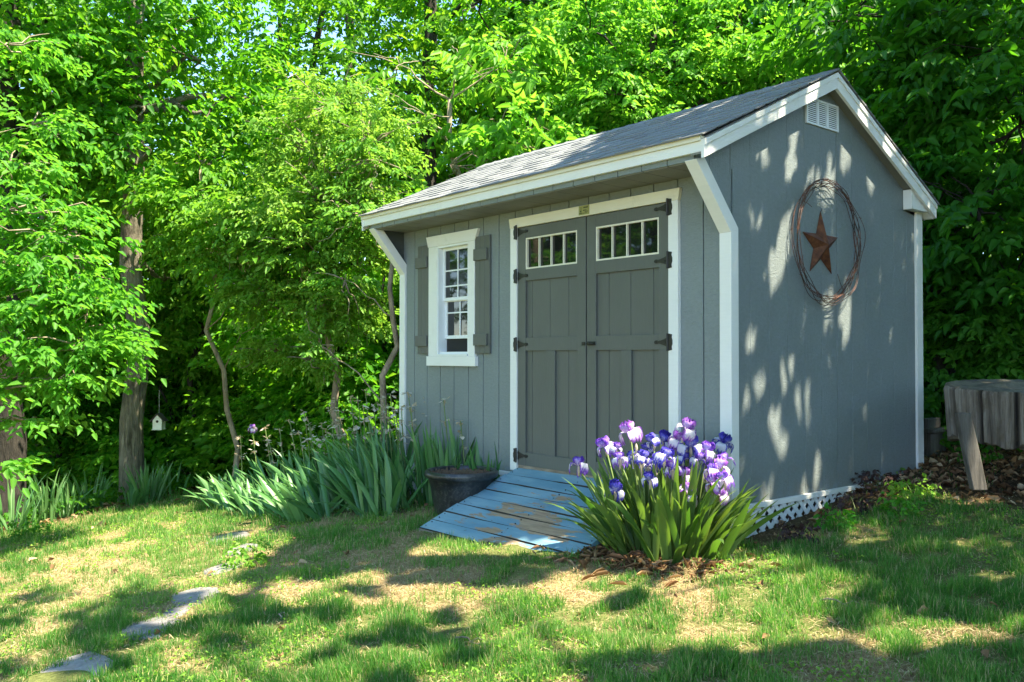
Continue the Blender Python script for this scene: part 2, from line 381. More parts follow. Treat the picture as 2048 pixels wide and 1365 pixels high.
def greenness(x, y):
    n = .45*fbm(x*1.1+3, y*1.1, 11, 3)+.55*fbm(x*3.6, y*3.6, 21, 3)
    g = (n-.44)*6.5
    # barer in front of the ramp and in the middle, greener bottom
    bare = np.exp(-(((x+1.6)/1.4)**2+((y+1.55)/.55)**2))*.62+np.exp(-(((x+.1)/.9)**2+((y+1.1)/.35)**2))*.6+np.exp(-(((x+5.0)/1.6)**2+((y+2.6)/.7)**2))*.5
    lush = np.exp(-(((x-.3)/1.2)**2+((y+2.35)/.4)**2))*.8+np.exp(-(((x-.9)/.7)**2+((y+.1)/.7)**2))*.6
    return np.clip(g-bare+lush+.62, 0, 1)
GZ = H(GX, GY)+(fbm(GX*2, GY*2, 31)-.5)*.05+(fbm(GX*9, GY*9, 41)-.5)*.018
def Hz(x, y): return H(x, y)+(fbm(x*2, y*2, 31)-.5)*.05+(fbm(x*9, y*9, 41)-.5)*.018
nx, ny = GX.shape
idx = np.arange(nx*ny).reshape(nx, ny)
faces = np.stack([idx[:-1, :-1], idx[1:, :-1], idx[1:, 1:], idx[:-1, 1:]], -1).reshape(-1, 4)
V = np.stack([GX, GY, GZ], -1).reshape(-1, 3)
me = raw_mesh('ground', V, faces, {'green': greenness(V[:, 0], V[:, 1])*.75, 'wood': edge_wood(V[:, 0], V[:, 1])}, True)
tag(link('ground', me, M_['ground']), 'sloping lawn with bare straw coloured patches and woodland floor', 'ground', kind='structure')

# ---------------------------------------------------------------- shed
L = 3.6576; T = .2032; D = 2.4384
RY, RZ = 1.067, 2.835; EY, EZ = -.37, 2.155; BY, BZ = 2.53, 2.10   # top line of rake boards
sf = (RZ-EZ)/(RY-EY); sb = (RZ-BZ)/(BY-RY)
shed = thing('garden_shed', (-L/2, D/2, -.1), 'grey wooden garden shed with white trim, double doors and grey shingle roof', 'shed')
def roofz(y): return EZ+sf*(y-EY) if y < RY else RZ-sb*(y-RY)
# front wall boards with openings
wb = MB()
ops = [(-1.985, -.455, -1, 1.915), (-3.066, -2.614, .911, 1.87)]
cuts = sorted(set([round(-L+T*k, 4) for k in range(19)]+[o[0] for o in ops]+[o[1] for o in ops]))
g = .004
for a, b in zip(cuts[:-1], cuts[1:]):
    mid = (a+b)/2; xa = a+(g if min(abs(a-(-L+T*k)) for k in range(19)) < 1e-3 else 0); xb = b-(g if min(abs(b-(-L+T*k)) for k in range(19)) < 1e-3 else 0)
    spans = [(0, 2.05)]
    for o in ops:
        if o[0] <= mid <= o[1]:
            spans = [(0, o[2])]*(o[2] > 0)+[(o[3], 2.05)]
    for z0, z1 in spans: wb.box(xa, xb, 0, .012, z0, z1, random.random())
wb.build('wall', M_['siding_front'], shed, bevel=.0015)
bk = MB()
bk.box(-L, -3.066, .012, .02, 0, 2.05); bk.box(-2.614, -1.985, .012, .02, 0, 2.05); bk.box(-.455, 0, .012, .02, 0, 2.05)
bk.box(-3.066, -2.614, .012, .02, 0, .911); bk.box(-3.066, -2.614, .012, .02, 1.87, 2.05); bk.box(-1.985, -.455, .012, .02, 1.915, 2.05)
bk.build('wall_sheathing', M_['groove'], shed)
def bz(y): return 0 if y >= 0 else 1.68-(y/.33)*.37
def gable(x0, x1, name='wall'):
    m = MB(); ys = [-.33, -T]+[T*k for k in range(13)]
    for a, b in zip(ys[:-1], ys[1:]):
        seam = .003 if (abs(a) < 1e-3 or abs(a-1.2192) < 1e-3) else .0009
        seb = .003 if (abs(b) < 1e-3 or abs(b-1.2192) < 1e-3) else .0009
        a2 = a+seam; b2 = b-seb
        pts = [(a2, bz(a2) if b > 0 else bz(a2)), (b2, bz(b2) if b > 0 else bz(b2-.0))]
        if a < 0 and b <= 0: pts = [(a2, bz(a2)), (b2, bz(b2-.0001))]
        top = [(b2, roofz(b2)-.03)]
        if a2 < RY < b2: top.append((RY, RZ-.03))
        top.append((a2, roofz(a2)-.03))
        m.prism(pts+top, 0, x0, x1, random.random())
    m.build(name, M_['siding'], shed, bevel=.0012)
gable(-.014, 0); gable(-L, -L+.014)
P = [(.0, 0), (D, 0), (D, roofz(D)-.035), (RY, RZ-.035), (-.32, roofz(-.32)-.035), (-.32, 2.05), (0, 1.69)]
MB().prism(P, 0, -.022, -.0145).build('wall_sheathing', M_['groove'], shed); MB().prism(P, 0, -L+.0145, -L+.022).build('wall_sheathing', M_['groove'], shed)
bw = MB(); [bw.box(-L+T*k+.004, -L+T*(k+1)-.004, D-.012, D, 0, 2.1) for k in range(18)]; bw.build('wall', M_['siding'], shed)
MB().box(-L+.03, -.03, .03, D-.03, -.06, -.001).build('floor_deck', M_['rawwood'], shed)
# corner trims with the diagonal braces that carry the eave
for xa, xb in ((-.067, .02), (-L-.02, -L+.067)):
    m = MB(); m.prism([(-.02, -.13), (.055, -.13), (.055, 1.69), (-.02, 1.66)], 0, xa, xb)
    m.build('corner_trim', M_['trim'], shed, bevel=.002)
    m = MB(); m.prism([(-.02, 1.66), (.055, 1.69), (-.27, 2.074), (-.352, 2.056)], 0, xa, xb)
    m.build('eave_brace', M_['trim'], shed, bevel=.002)
for xa, xb in ((-.067, .02), (-L-.02, -L+.067)):
    MB().box(xa, xb, D-.075, D+.02, -.02, 2.06).build('corner_trim', M_['trim'], shed, bevel=.002)
# fascia, soffit
MB().box(-L-.1, .0745, -.372, -.345, 2.086, 2.1475).build('fascia', M_['trim'], shed, bevel=.0015)
MB().box(-L-.1, .0745, -.386, -.345, 2.148, 2.177).build('drip_board', M_['cream'], shed)
m = MB(); k = 0
for k in range(18): m.box(-L+T*k+.003, -L+T*(k+1)-.003, -.3445, -.332, 2.052, 2.14, random.random())
m.build('frieze_board', M_['siding_front'], shed)
m = MB()
for k in range(18): m.box(max(-L+.068, -L+T*k+.003), min(-.068, -L+T*(k+1)-.003), -.331, -.001, 2.046, 2.056, random.random())
m.build('soffit', M_['soffit'], shed)
MB().box(-L+.03, -.03, -.33, -.001, 2.0565, 2.06).build('soffit_backing', M_['groove'], shed)
# rake boards both ends
def slopebox(m, side, x0, x1, lo, hi):
    if side == 'f': A = (EY-.008, EZ-sf*.008); B = (RY, RZ)
    else: A = (RY, RZ); B = (BY, BZ)
    m.prism([(A[0], A[1]-lo), (B[0], B[1]-lo), (B[0], B[1]-hi), (A[0], A[1]-hi)], 0, x0, x1)
for s0 in (0, -L):
    for side in 'fb':
        o = 1 if s0 == 0 else -1
        m = MB(); slopebox(m, side, s0+o*.075, s0+o*.098, .106, .034); m.build('rake_board', M_['trim'], shed, bevel=.0015)
        m = MB(); slopebox(m, side, s0+o*.075, s0+o*.106, .0335, -.002); m.build('rake_trim', M_['trim'], shed, bevel=.0015)
        m = MB(); slopebox(m, side, s0+o*.0005, s0+o*.0745, .08, .07); m.build('rake_soffit', M_['soffit'], shed)
    m = MB(); m.prism([(2.18, 2.035), (BY, 2.035), (BY, BZ-.11), (2.18, roofz(2.18)-.09)], 0, s0+o*.002, s0+o*.072); m.build('eave_return', M_['trim'], shed, bevel=.002)
MB().box(-L-.1, .0745, BY-.025, BY, 2.0, 2.09).build('fascia', M_['trim'], shed)
# roof deck + shingles
roof = MB(); roof.prism([(EY-.01, EZ+.004), (RY, RZ+.008), (BY+.01, BZ+.004), (BY-.03, BZ-.01), (RY, RZ-.02), (EY+.02, EZ-.0)], 0, -L-.074, .074)
roof_o = roof.build('roof', M_['shingle'], shed)
sh = MB()
def course(y0, y1, z0, z1, n, sgn):
    dy = (y1-y0)/n; dz = (z1-z0)/n
    nrm = np.array([0, -dz, dy])*sgn; nrm = nrm/np.linalg.norm(nrm)
    for i in range(n):
        x = -L-.112
        a = np.array([0, y0+dy*i, z0+dz*i]); b = a+np.array([0, dy, dz])*1.12
        jit0 = random.uniform(-.004, .004)
        while x < .112:
            wd = random.choice([.09, .13, .17, .22, .16])*random.uniform(.8, 1.2)
            x1 = min(x+wd, .112); th = random.choice([.006, .008, .011]); lo = a-np.array([0, dy, dz])*(random.uniform(-.02, .03)+jit0)
            p = [lo+nrm*th, b+nrm*.003]; q = [lo-nrm*.002, b-nrm*.002]
            V = []
            for pt in (q[0], p[0], p[1], q[1]):
                V.append((x, pt[1], pt[2])); V.append((x1-.0015, pt[1], pt[2]))
            F = [(0, 1, 3, 2), (2, 3, 5, 4), (0, 2, 4, 6), (1, 7, 5, 3), (0, 6, 7, 1)]
            sh.add(V, F, random.random()); x = x1
course(EY-.032, RY, EZ+.020, RZ+.018, 12, 1); course(BY+.025, RY, BZ+.004, RZ+.018, 12, -1)
put(sh.build('shingles', M_['shingle']), roof_o)
cap = MB(); x = -L-.113
while x < .1:
    x1 = min(x+.15, .113); r = random.random()
    for sg, s in ((-1, sf), (1, sb)):
        V = [(x, RY, RZ+.035), (x1+.02*(x1 < .1), RY, RZ+.028), (x1+.02*(x1 < .1), RY+sg*.13, RZ+.026-s*.13), (x, RY+sg*.13, RZ+.032-s*.13)]
        V += [(a, b, c-.008) for a, b, c in V]
        cap.add(V, [(0, 1, 2, 3), (4, 7, 6, 5), (0, 4, 5, 1), (1, 5, 6, 2), (2, 6, 7, 3), (3, 7, 4, 0)], r)
    x = x1
put(cap.build('ridge_cap', M_['shingle']), roof_o)
# skirt board + lattice
MB().box(.0, .026, .056, D-.076, -.034, -.001).build('skirt_board', M_['trim'], shed, bevel=.001)
MB().box(-L+.068, -2.0, -.02, .0, -.034, -.001).build('skirt_board', M_['trim'], shed)
MB().box(-.46, -.068, -.02, 0, -.034, -.001).build('skirt_board', M_['trim'], shed)
def lattice(axis_, a0, a1, c0):
    m = MB(); z0, z1 = -.42, -.03; h = z1-z0; p = .092; w2 = .021
    s = a0-h
    while s < a1:
        for dr in (1, -1):
            if dr == 1: q = [(s-w2, z0), (s+w2, z0), (s+h+w2, z1), (s+h-w2, z1)]
            else: q = [(s+h-w2, z0), (s+h+w2, z0), (s+w2, z1), (s-w2, z1)]
            # clip to [a0,a1]
            def clip(poly, f, lim, keep):
                out = []
                for i in range(len(poly)):
                    A, B = poly[i], poly[(i+1) % len(poly)]; ia = keep(A[0]); ib = keep(B[0])
                    if ia: out.append(A)
                    if ia != ib:
                        t = (lim-A[0])/(B[0]-A[0]); out.append((lim, A[1]+t*(B[1]-A[1])))
                return out
            q = clip(q, 0, a0, lambda v: v >= a0); q = clip(q, 0, a1, lambda v: v <= a1) if len(q) > 2 else q
            if len(q) > 2: m.prism(q, axis_, c0+(0 if dr == 1 else .0062), c0+(.006 if dr == 1 else .0122))
        s += p
    return m
lattice(0, .0, D, .001).build('lattice_skirt', M_['vinyl'], shed)
lattice(1, -L, -.0, -.0135).build('lattice_skirt', M_['vinyl'], shed)
m = MB(); m.box(-.10, -.09, .05, D-.05, -.5, -.035); m.box(-L+.05, -.12, .08, .09, -.5, -.035); m.box(-L+.05, -.12, D-.09, D-.08, -.5, -.035); m.build('crawlspace_dark_sheet', M_['dark'], shed)  # thin dark sheets behind the lattice stand in for crawlspace shade
# gable vent
v0, v1, w0, w1 = .83, 1.235, 2.474, 2.655
vt = MB(); cw = (v1-v0-.04)/3
vt.box(.0005, .012, v0, v0+.02, w0, w1); vt.box(.0005, .012, v1-.02, v1, w0, w1); vt.box(.0005, .012, v0+.02, v1-.02, w0, w0+.014); vt.box(.0005, .012, v0+.02, v1-.02, w1-.014, w1)
for k in (1, 2): vt.box(.0005, .012, v0+.02+cw*k-.011, v0+.02+cw*k+.011, w0+.014, w1-.014)
for c in range(3):
    ya = v0+.02+cw*c+(.011 if c else 0); yb = v0+.02+cw*(c+1)-(.011 if c < 2 else 0)
    for i in range(11):
        z = w0+.018+i*.0135
        vt.prism([(.001, z+.006), (.0125, z), (.0125, z+.0075), (.001, z+.0125)], 1, ya, yb) if False else vt.add(
            [(.002, ya, z+.007), (.002, yb, z+.007), (.0135, yb, z), (.0135, ya, z), (.002, ya, z+.009), (.002, yb, z+.009), (.0135, yb, z+.0075), (.0135, ya, z+.0075)],
            [(0, 3, 2, 1), (4, 5, 6, 7), (3, 7, 6, 2), (0, 4, 7, 3), (1, 2, 6, 5)])
vent = vt.build('gable_vent', M_['vinyl'], shed)
put(MB().box(.0004, .0015, v0+.01, v1-.01, w0+.01, w1-.01).build('vent_screen', M_['dark']), vent)
# doors
def door(x0, x1, gl0, gl1, bat, hinge_side):
    d = MB()
    gro = [-L+T*k for k in range(19)]
    cs = sorted([x0+.003, x1-.003]+[c for c in gro if x0+.02 < c < x1-.02])
    for a, b in zip(cs[:-1], cs[1:]):
        d.box(a+.0022, b-.0022, .0, .012, .068, 1.58); 
    dd = MB()
    y0, y1 = -.0195, -.0005
    ls = gl0-.0; rs = gl1+.0
    dd.box(x0+.003, ls-.014, y0, y1, .067, 1.905); dd.box(rs+.014, x1-.003, y0, y1, .067, 1.905)
    y1b = y1; y0b = y0+.0015
    dd.box(ls-.0138, rs+.0138, y0b, y1b, .067, .167); dd.box(ls-.0138, rs+.0138, y0b, y1b, .95, 1.052); dd.box(ls-.0138, rs+.0138, y0b, y1b, 1.49, 1.578); dd.box(ls-.0138, rs+.0138, y0b, y1b, 1.82, 1.905)
    dd.box(bat[0], bat[1], y0b, y1b, .1675, .9495)
    o = dd.build('door', M_['door'], shed, bevel=.0015)
    put(d.build('door_panel', M_['door'], bevel=.001), o)
    put(MB().box(x0+.004, x1-.004, .0125, .02, .07, 1.9).build('door_backing', M_['groove']), o)
    fr = MB(); fw = .014
    fr.box(gl0-.0135, gl0-.001, -.016, .004, 1.5785, 1.8195); fr.box(gl1+.001, gl1+.0135, -.016, .004, 1.5785, 1.8195)
    fr.box(gl0-.0009, gl1+.0009, -.016, .004, 1.5785, 1.590); fr.box(gl0-.0009, gl1+.0009, -.016, .004, 1.808, 1.8195)
    for k in (1, 2, 3):
        xm = gl0+(gl1-gl0)*k/4; fr.box(xm-.0048, xm+.0048, -.013, .0035, 1.5905, 1.8075)
    put(fr.build('window_frame', M_['cream']), o)
    put(MB().box(gl0-.005, gl1+.005, .005, .009, 1.585, 1.812).build('window_pane', M_['glass']), o)
    for z in (1.872, 1.53, .999, .14):
        h = MB(); hx = x0 if hinge_side < 0 else x1; s = -hinge_side   # strap points into the door
        # butt plate on the trim, scalloped
        pl = [(hx-s*.034, z-.05), (hx-s*.004, z-.056), (hx-s*.004, z+.056), (hx-s*.034, z+.05), (hx-s*.03, z+.03), (hx-s*.037, z+.012), (hx-s*.037, z-.012), (hx-s*.03, z-.03)]
        h.prism(pl, 1, -.034, -.0295)
        h.tube([(hx, -.036, z-.056), (hx, -.036, z+.056)], .0075, 8)
        st = [(hx+s*.008, z-.034), (hx+s*.022, z-.026), (hx+s*.04, z-.019), (hx+s*.07, z-.011), (hx+s*.088, z-.008), (hx+s*.1, z-.013), (hx+s*.116, z-.010), (hx+s*.122, z), (hx+s*.116, z+.010), (hx+s*.1, z+.013), (hx+s*.088, z+.008), (hx+s*.07, z+.011), (hx+s*.04, z+.019), (hx+s*.022, z+.026), (hx+s*.008, z+.034)]
        h.prism(st, 1, -.0255, -.0200)
        for bx, bz_ in ((.03, 0), (.105, 0), (-.02, .033), (-.02, -.033)):
            h.tube([(hx+s*bx, -.0375 if bx < 0 else -.029, z+bz_), (hx+s*bx, -.0295 if bx < 0 else -.024, z+bz_)], .005, 6)
        put(h.build('hinge', M_['black']), o)
    return o
d1 = door(-1.979, -1.2245, -1.873, -1.331, (-1.648, -1.554), -1)
d2 = door(-1.2185, -.464, -1.113, -.563, (-.89, -.794), 1)
hn = MB(); hn.box(-1.205, -1.13, -.028, -.0197, .985, 1.012); hn.tube([(-1.20, -.04, .998), (-1.16, -.05, .998), (-1.12, -.047, .996)], [.006, .008, .005], 8); hn.tube([(-1.19, -.02, .998), (-1.19, -.045, .998)], .008, 8)
put(hn.build('latch', M_['black']), d2)
hn = MB(); hn.box(-1.262, -1.232, -.026, -.0197, .985, 1.01); put(hn.build('strike_plate', M_['black']), d1)
MB().box(-2.059, -1.9805, -.029, -.0005, .02, 1.9095).build('door_trim', M_['trim'], shed, bevel=.0015)
MB().box(-.4625, -.382, -.029, -.0005, .02, 1.9095).build('door_trim', M_['trim'], shed, bevel=.0015)
m = MB(); m.prism([(-2.062, 1.91), (-.380, 1.91), (-.366, 1.986), (-2.076, 1.986)], 1, -.031, -.0005); m.build('door_header', M_['cream'], shed, bevel=.0015)
MB().box(-1.98, -.463, -.012, .02, .02, .0655).build('threshold', M_['rawwood'], shed)
sgn = MB(); sgn.box(-1.284, -1.178, -.0335, -.0313, 1.918, 1.984); so_ = sgn.build('nameplate', paint('nameplate_green_gold', (.33, .33, .12), .4, var=.1), shed)
sgn = MB()
for (a, b, c, d_) in ((-1.276, -1.25, 1.926, 1.934), (-1.245, -1.2, 1.927, 1.931), (-1.27, -1.255, 1.938, 1.95), (-1.262, -1.258, 1.95, 1.975), (-1.235, -1.19, 1.965, 1.974), (-1.24, -1.205, 1.946, 1.953), (-1.222, -1.19, 1.937, 1.942)):
    sgn.box(a, b, -.0345, -.0336, c, d_)
put(sgn.build('lettering', paint('nameplate_print', (.07, .08, .03), .5)), so_)
# window
win = MB(); win.box(-3.195, -3.0665, -.026, -.0005, .9075, 1.868); win.box(-2.6135, -2.525, -.026, -.0005, .9075, 1.868)
win_o = win.build('window', M_['trim'], shed, bevel=.0015)
m = MB(); m.prism([(-3.2, 1.8685), (-2.52, 1.8685), (-2.476, 1.963), (-3.232, 1.963)], 1, -.03, -.0005); put(m.build('window_header', M_['trim'], bevel=.0015), win_o)
m = MB(); m.box(-3.215, -2.505, -.034, -.0005, .824, .907); m.box(-3.06, -2.62, -.0335, .05, .9075, .925); put(m.build('sill', M_['trim'], bevel=.0015), win_o)
m = MB()
m.box(-3.066, -3.052, -.02, .075, .9255, 1.868); m.box(-2.628, -2.614, -.02, .075, .9255, 1.868); m.box(-3.0515, -2.6285, -.02, .075, 1.85, 1.868); m.box(-3.0515, -2.6285, .0, .075, .9255, .945)
put(m.build('jamb', M_['vinyl']), win_o)
def sash(z0, z1, y, low):
    s = MB(); a, b = -3.051, -2.629
    s.box(a, a+.026, y, y+.022, z0, z1); s.box(b-.026, b, y, y+.022, z0, z1); s.box(a+.0265, b-.0265, y, y+.022, z0, z0+.028); s.box(a+.0265, b-.0265, y, y+.022, z1-.024, z1)
    so = s.build('sash', M_['vinyl']); put(so, win_o)
    g2 = MB(); g2.box(a+.0262, b-.0262, y+.012, y+.016, z0+.027, z1-.023); put(g2.build('window_pane', M_['glass']), win_o)
    mu = MB(); za, zb = z0+.0285, z1-.0245; xm = (a+b)/2
    mu.box(xm-.006, xm+.006, y+.004, y+.0115, za, zb)
    for zm in low:
        mu.box(a+.0265, xm-.0062, y+.0045, y+.011, zm-.006, zm+.006); mu.box(xm+.0062, b-.0265, y+.0045, y+.011, zm-.006, zm+.006)
    put(mu.build('muntins', M_['vinyl']), win_o)
sash(1.388, 1.8495, .03, (1.65, 1.515)); sash(1.06, 1.405, .054, (1.285,))
put(MB().box(-3.051, -2.629, .072, .074, .9455, 1.06).build('insect_screen', M_['dark']), win_o)
MB().box(-3.05, -2.63, .3, .31, .9, 1.9).build('interior_dark_sheet', M_['dark'], shed)  # dark sheet standing in for the unlit inside of the shed
# shutters
for xa, xb in ((-3.372, -3.197), (-2.523, -2.328)):
    s = MB(); mid = [xa+(xb-xa)*f for f in (0, .34, .67, 1)]
    for a, b in zip(mid[:-1], mid[1:]): s.box(a+.0012, b-.0012, -.022, -.0005, .93, 1.895, random.random())
    so = s.build('shutter', M_['door'], shed, bevel=.0015)
    for z in (1.04, 1.74):
        bt = MB(); bt.box(xa-.012 if xa < -3 else xa+.0, xb-.012 if xa < -3 else xb-.02, -.043, -.0225, z-.045, z+.05); put(bt.build('batten', M_['door'], bevel=.002), so)

# ---------------------------------------------------------------- star and barbed wire
def star():
    t = thing('metal_star', (.02, 1.0, 1.66), 'rusty five pointed barn star hung inside the wire ring on the side wall', 'star')
    R = .232; r = .093; c = (1.005, 1.665); V = [(.065, *c)]
    for i in range(10):
        a = math.pi/2+math.pi*i/5; rr = R if i % 2 == 0 else r
        V.append((.006, c[0]-.0+rr*math.cos(a)*1.0, c[1]+rr*math.sin(a)))
    n = len(V); V += [(.003, v[1], v[2]) for v in V[1:]]
    F = [(0, 1+i, 1+(i+1) % 10) for i in range(10)]+[(1+i, n+i, n+(i+1) % 10, 1+(i+1) % 10) for i in range(10)]+[tuple(range(n, n+10))[::-1]]
    m = MB(); m.add(V, F); o = m.build('star_face', M_['rust'], t); 
    m = MB(); m.tube([(.004, 1.005, 1.895), (.014, 1.005, 1.9), (.014, 1.005, 1.915)], .002, 5); m.build('hanging_nail', M_['black'], t)
star()
def wreath():
    t = thing('barbed_wire_ring', (.02, 1.03, 1.69), 'rusty coiled barbed wire ring hung around the star on the side wall', 'wire ring')
    c = np.array([1.035, 1.695]); 
    m = MB(); bb = MB()
    for k in range(9):
        ph = random.uniform(0, 6.28); ry = .385+random.uniform(-.018, .022); rz = .405+random.uniform(-.018, .018)
        oy = random.uniform(-.012, .012); oz = random.uniform(-.012, .012); x0 = .035+random.uniform(-.012, .025)
        if k == 0: ry, rz, oy, oz = .42, .40, .025, -.02
        pts = []; N = 72
        for i in range(N+1):
            a = ph+2*math.pi*i/N
            wv = .012*math.sin(3*a+k)+.008*math.sin(7*a+2*k)
            pts.append(np.array([x0+.012*math.sin(5*a+k*2), c[0]+oy+(ry+wv)*math.cos(a), c[1]+oz+(rz+wv)*math.sin(a)]))
        m.tube(pts, .0021, 5, cap=False)
        for i in range(3, N, 6):
            p = pts[i]; dv = np.random.default_rng(k*100+i).normal(size=3); dv /= np.linalg.norm(dv)
            bb.tube([p-dv*.014, p+dv*.014], [.0014, .0012], 4); dv2 = np.cross(dv, [1, 0, 0]); bb.tube([p-dv2*.012, p+dv2*.012], [.0014, .0012], 4)
    m.tube([(.05, .71, 1.93), (.06, .76, 1.915), (.065, .80, 1.895)], .002, 5); m.tube([(.05, 1.22, 1.36), (.06, 1.16, 1.41), (.062, 1.12, 1.47)], .002, 5)
    m.tube([(.045, 1.1, 1.3), (.05, 1.2, 1.33), (.05, 1.0, 1.27)], .002, 5)
    m.add(bb.v, bb.f); m.build('wire_coil', M_['wire'], t)
    nl = MB(); nl.tube([(.0, 1.03, 2.07), (.06, 1.03, 2.085)], .003, 6); nl.build('nail', M_['black'], t)
wreath()

# ---------------------------------------------------------------- ramp
rt = thing('wooden_ramp', (-1.24, -.5, -.2), 'blue painted plank ramp with peeling paint leading up to the double doors', 'ramp')
rs = .389; n = 8; Y0 = -.012; Y1 = -.925; dy = (Y1-Y0)/n
pe = [.0, .12, .08, .25, .55, .65, .45, .38]
for i in range(n):
    ya = Y0+dy*i-.005; yb = Y0+dy*(i+1)+.005; m = MB()
    xs = np.linspace(-1.985-random.uniform(0, .012), -.5+random.uniform(0, .012), 18); V = []; Fc = []; r = []
    for j, x in enumerate(xs):
        wv = .003*math.sin(x*4+i*2)+random.uniform(-.001, .001)
        for y, zz in ((ya, 0), (yb, 0), (yb, -.028), (ya, -.028)): V.append((x, y+random.uniform(-.0012, .0012), .052+rs*y+zz+wv*(zz == 0)))
    K = len(xs)
    for j in range(K-1):
        for k in range(4): Fc.append((j*4+k, j*4+(k+1) % 4, (j+1)*4+(k+1) % 4, (j+1)*4+k))
    Fc += [(0, 1, 2, 3)[::-1], tuple((K-1)*4+k for k in range(4))]
    m.add(V, Fc, pe[i]); 
    for j in range(K):      # peeling heavier toward the middle right
        f = math.exp(-((xs[j]+1.15)/.45)**2)
        for k in range(4): m.r[j*4+k] = pe[i]*f*1.0+.05
    fm = [0 if (f % 4 == 0) else 1 for f in range(4*(K-1))]+[0, 0]
    me = raw_mesh('plank', np.array(m.v), m.f, {'rnd': m.r}, False, fm); put(link('plank', me, [M_['ramp'], M_['plank_edge']]), rt)
sc_ = MB()
for i in range(n):
    for xx in (-1.95, -1.235, -.52):
        for f in (.28, .72):
            y = Y0+dy*(i+f); sc_.tube([(xx+random.uniform(-.006, .006), y, .0525+rs*y+.002), (xx, y, .0535+rs*y+.0025)], .0045, 7)
sc_.build('screws', M_['black'], rt)['kind'] = 'stuff'
for xx in (-1.97, -1.25, -.54):
    m = MB(); m.prism([(-.02, .018), (-.90, .018-rs*.88), (-.90, -.42), (-.02, -.42)], 0, xx, xx+.035); m.build('stringer', M_['rawwood'], rt)
m = MB(); m.box(-1.99, -.5, Y1-.022, Y1-.0005, -.40, .052+rs*Y1-.006); m.build('front_board', M_['rawwood'], rt)

# ---------------------------------------------------------------- plant pot
pc = at(923, 930, 6.72); pz = float(H(pc[0], pc[1]))-.01; ph = .345
pt = thing('plant_pot', (pc[0], pc[1], pz), 'weathered black pot of bare soil with a thick rolled rim beside the ramp', 'plant pot')
m = MB(); prof = [(.0, 0), (.195, 0), (.205, .02), (.215, .1), (.235, .2), (.25, .285), (.262, .29), (.277, .30), (.284, .318), (.281, .338), (.268, .35), (.252, .348), (.245, .335), (.242, .30), (.235, .2)]
m.lathe(prof, (pc[0], pc[1], pz), 48); m.build('pot_body', M_['pot'], pt, True)
m = MB(); rr_ = [(0.001, .342), (.06, .338), (.12, .332), (.18, .322), (.243, .315)]
m.lathe([(a, b) for a, b in rr_], (pc[0], pc[1], pz), 40)
for i in range(200):
    a = random.uniform(0, 6.28); r_ = .23*math.sqrt(random.random()); x = pc[0]+r_*math.cos(a); y = pc[1]+r_*math.sin(a); s = random.uniform(.006, .014); z = pz+.333
    m.add([(x-s, y, z), (x, y-s, z), (x+s, y, z), (x, y+s, z), (x, y, z+s)], [(0, 1, 4), (1, 2, 4), (2, 3, 4), (3, 0, 4)])
m.build('soil', M_['soil'], pt, False)

# ---------------------------------------------------------------- stepping stones
STO = [(-.98, -3.44, .30, .22, 'large pale flagstone at the near end of the stepping path, cut by the picture edge'), (-1.39, -2.98, .20, .15, 'purplish grey flagstone second from the near end of the stepping path'),
       (-1.55, -2.77, .13, .07, 'small pale sliver of flagstone between two larger stepping stones'), (-1.80, -2.58, .23, .14, 'sunlit oblong flagstone in the middle of the stepping path'),
       (-2.32, -2.2, .17, .13, 'grey flagstone in light shade beyond the sunlit oblong one'), (-2.83, -1.87, .16, .12, 'dark half hidden flagstone among clover near the iris bed'),
       (-3.40, -1.75, .24, .17, 'bright sunlit flagstone at the far end of the stepping path')]
for i, (x, y, a, b, lab) in enumerate(STO):
    a *= .98; b *= .95; K = 11; rad = [1+random.uniform(-.22, .22) for _ in range(K)]; rot = math.atan2(.4, -.5)+random.uniform(-.3, .3)
    z = float(Hz(x, y)); V = []
    for k in range(K):
        t = 2*math.pi*k/K; px = a*rad[k]*math.cos(t); py = b*rad[k]*math.sin(t)
        V.append((px*math.cos(rot)-py*math.sin(rot), px*math.sin(rot)+py*math.cos(rot)))
    tl = .05
    m = MB()
    top = [(x+p[0]*.96, y+p[1]*.96, float(H(x+p[0], y+p[1]))+.006) for p in V]; sid = [(x+p[0], y+p[1], float(H(x+p[0], y+p[1]))+.0) for p in V]; bot = [(x+p[0], y+p[1], float(H(x+p[0], y+p[1]))-.03) for p in V]
    cen = (x, y, float(H(x, y))+.008)
    VV = top+sid+bot+[cen]; Fs = [(k, (k+1) % K, 3*K) for k in range(K)]+[(K+k, K+(k+1) % K, (k+1) % K, k) for k in range(K)]+[(2*K+k, 2*K+(k+1) % K, K+(k+1) % K, K+k) for k in range(K)]
    m.add(VV, Fs); o = m.build('stepping_stone', M_['stone']); tag(o, lab, 'stepping stone', 'stones of the stepping path')

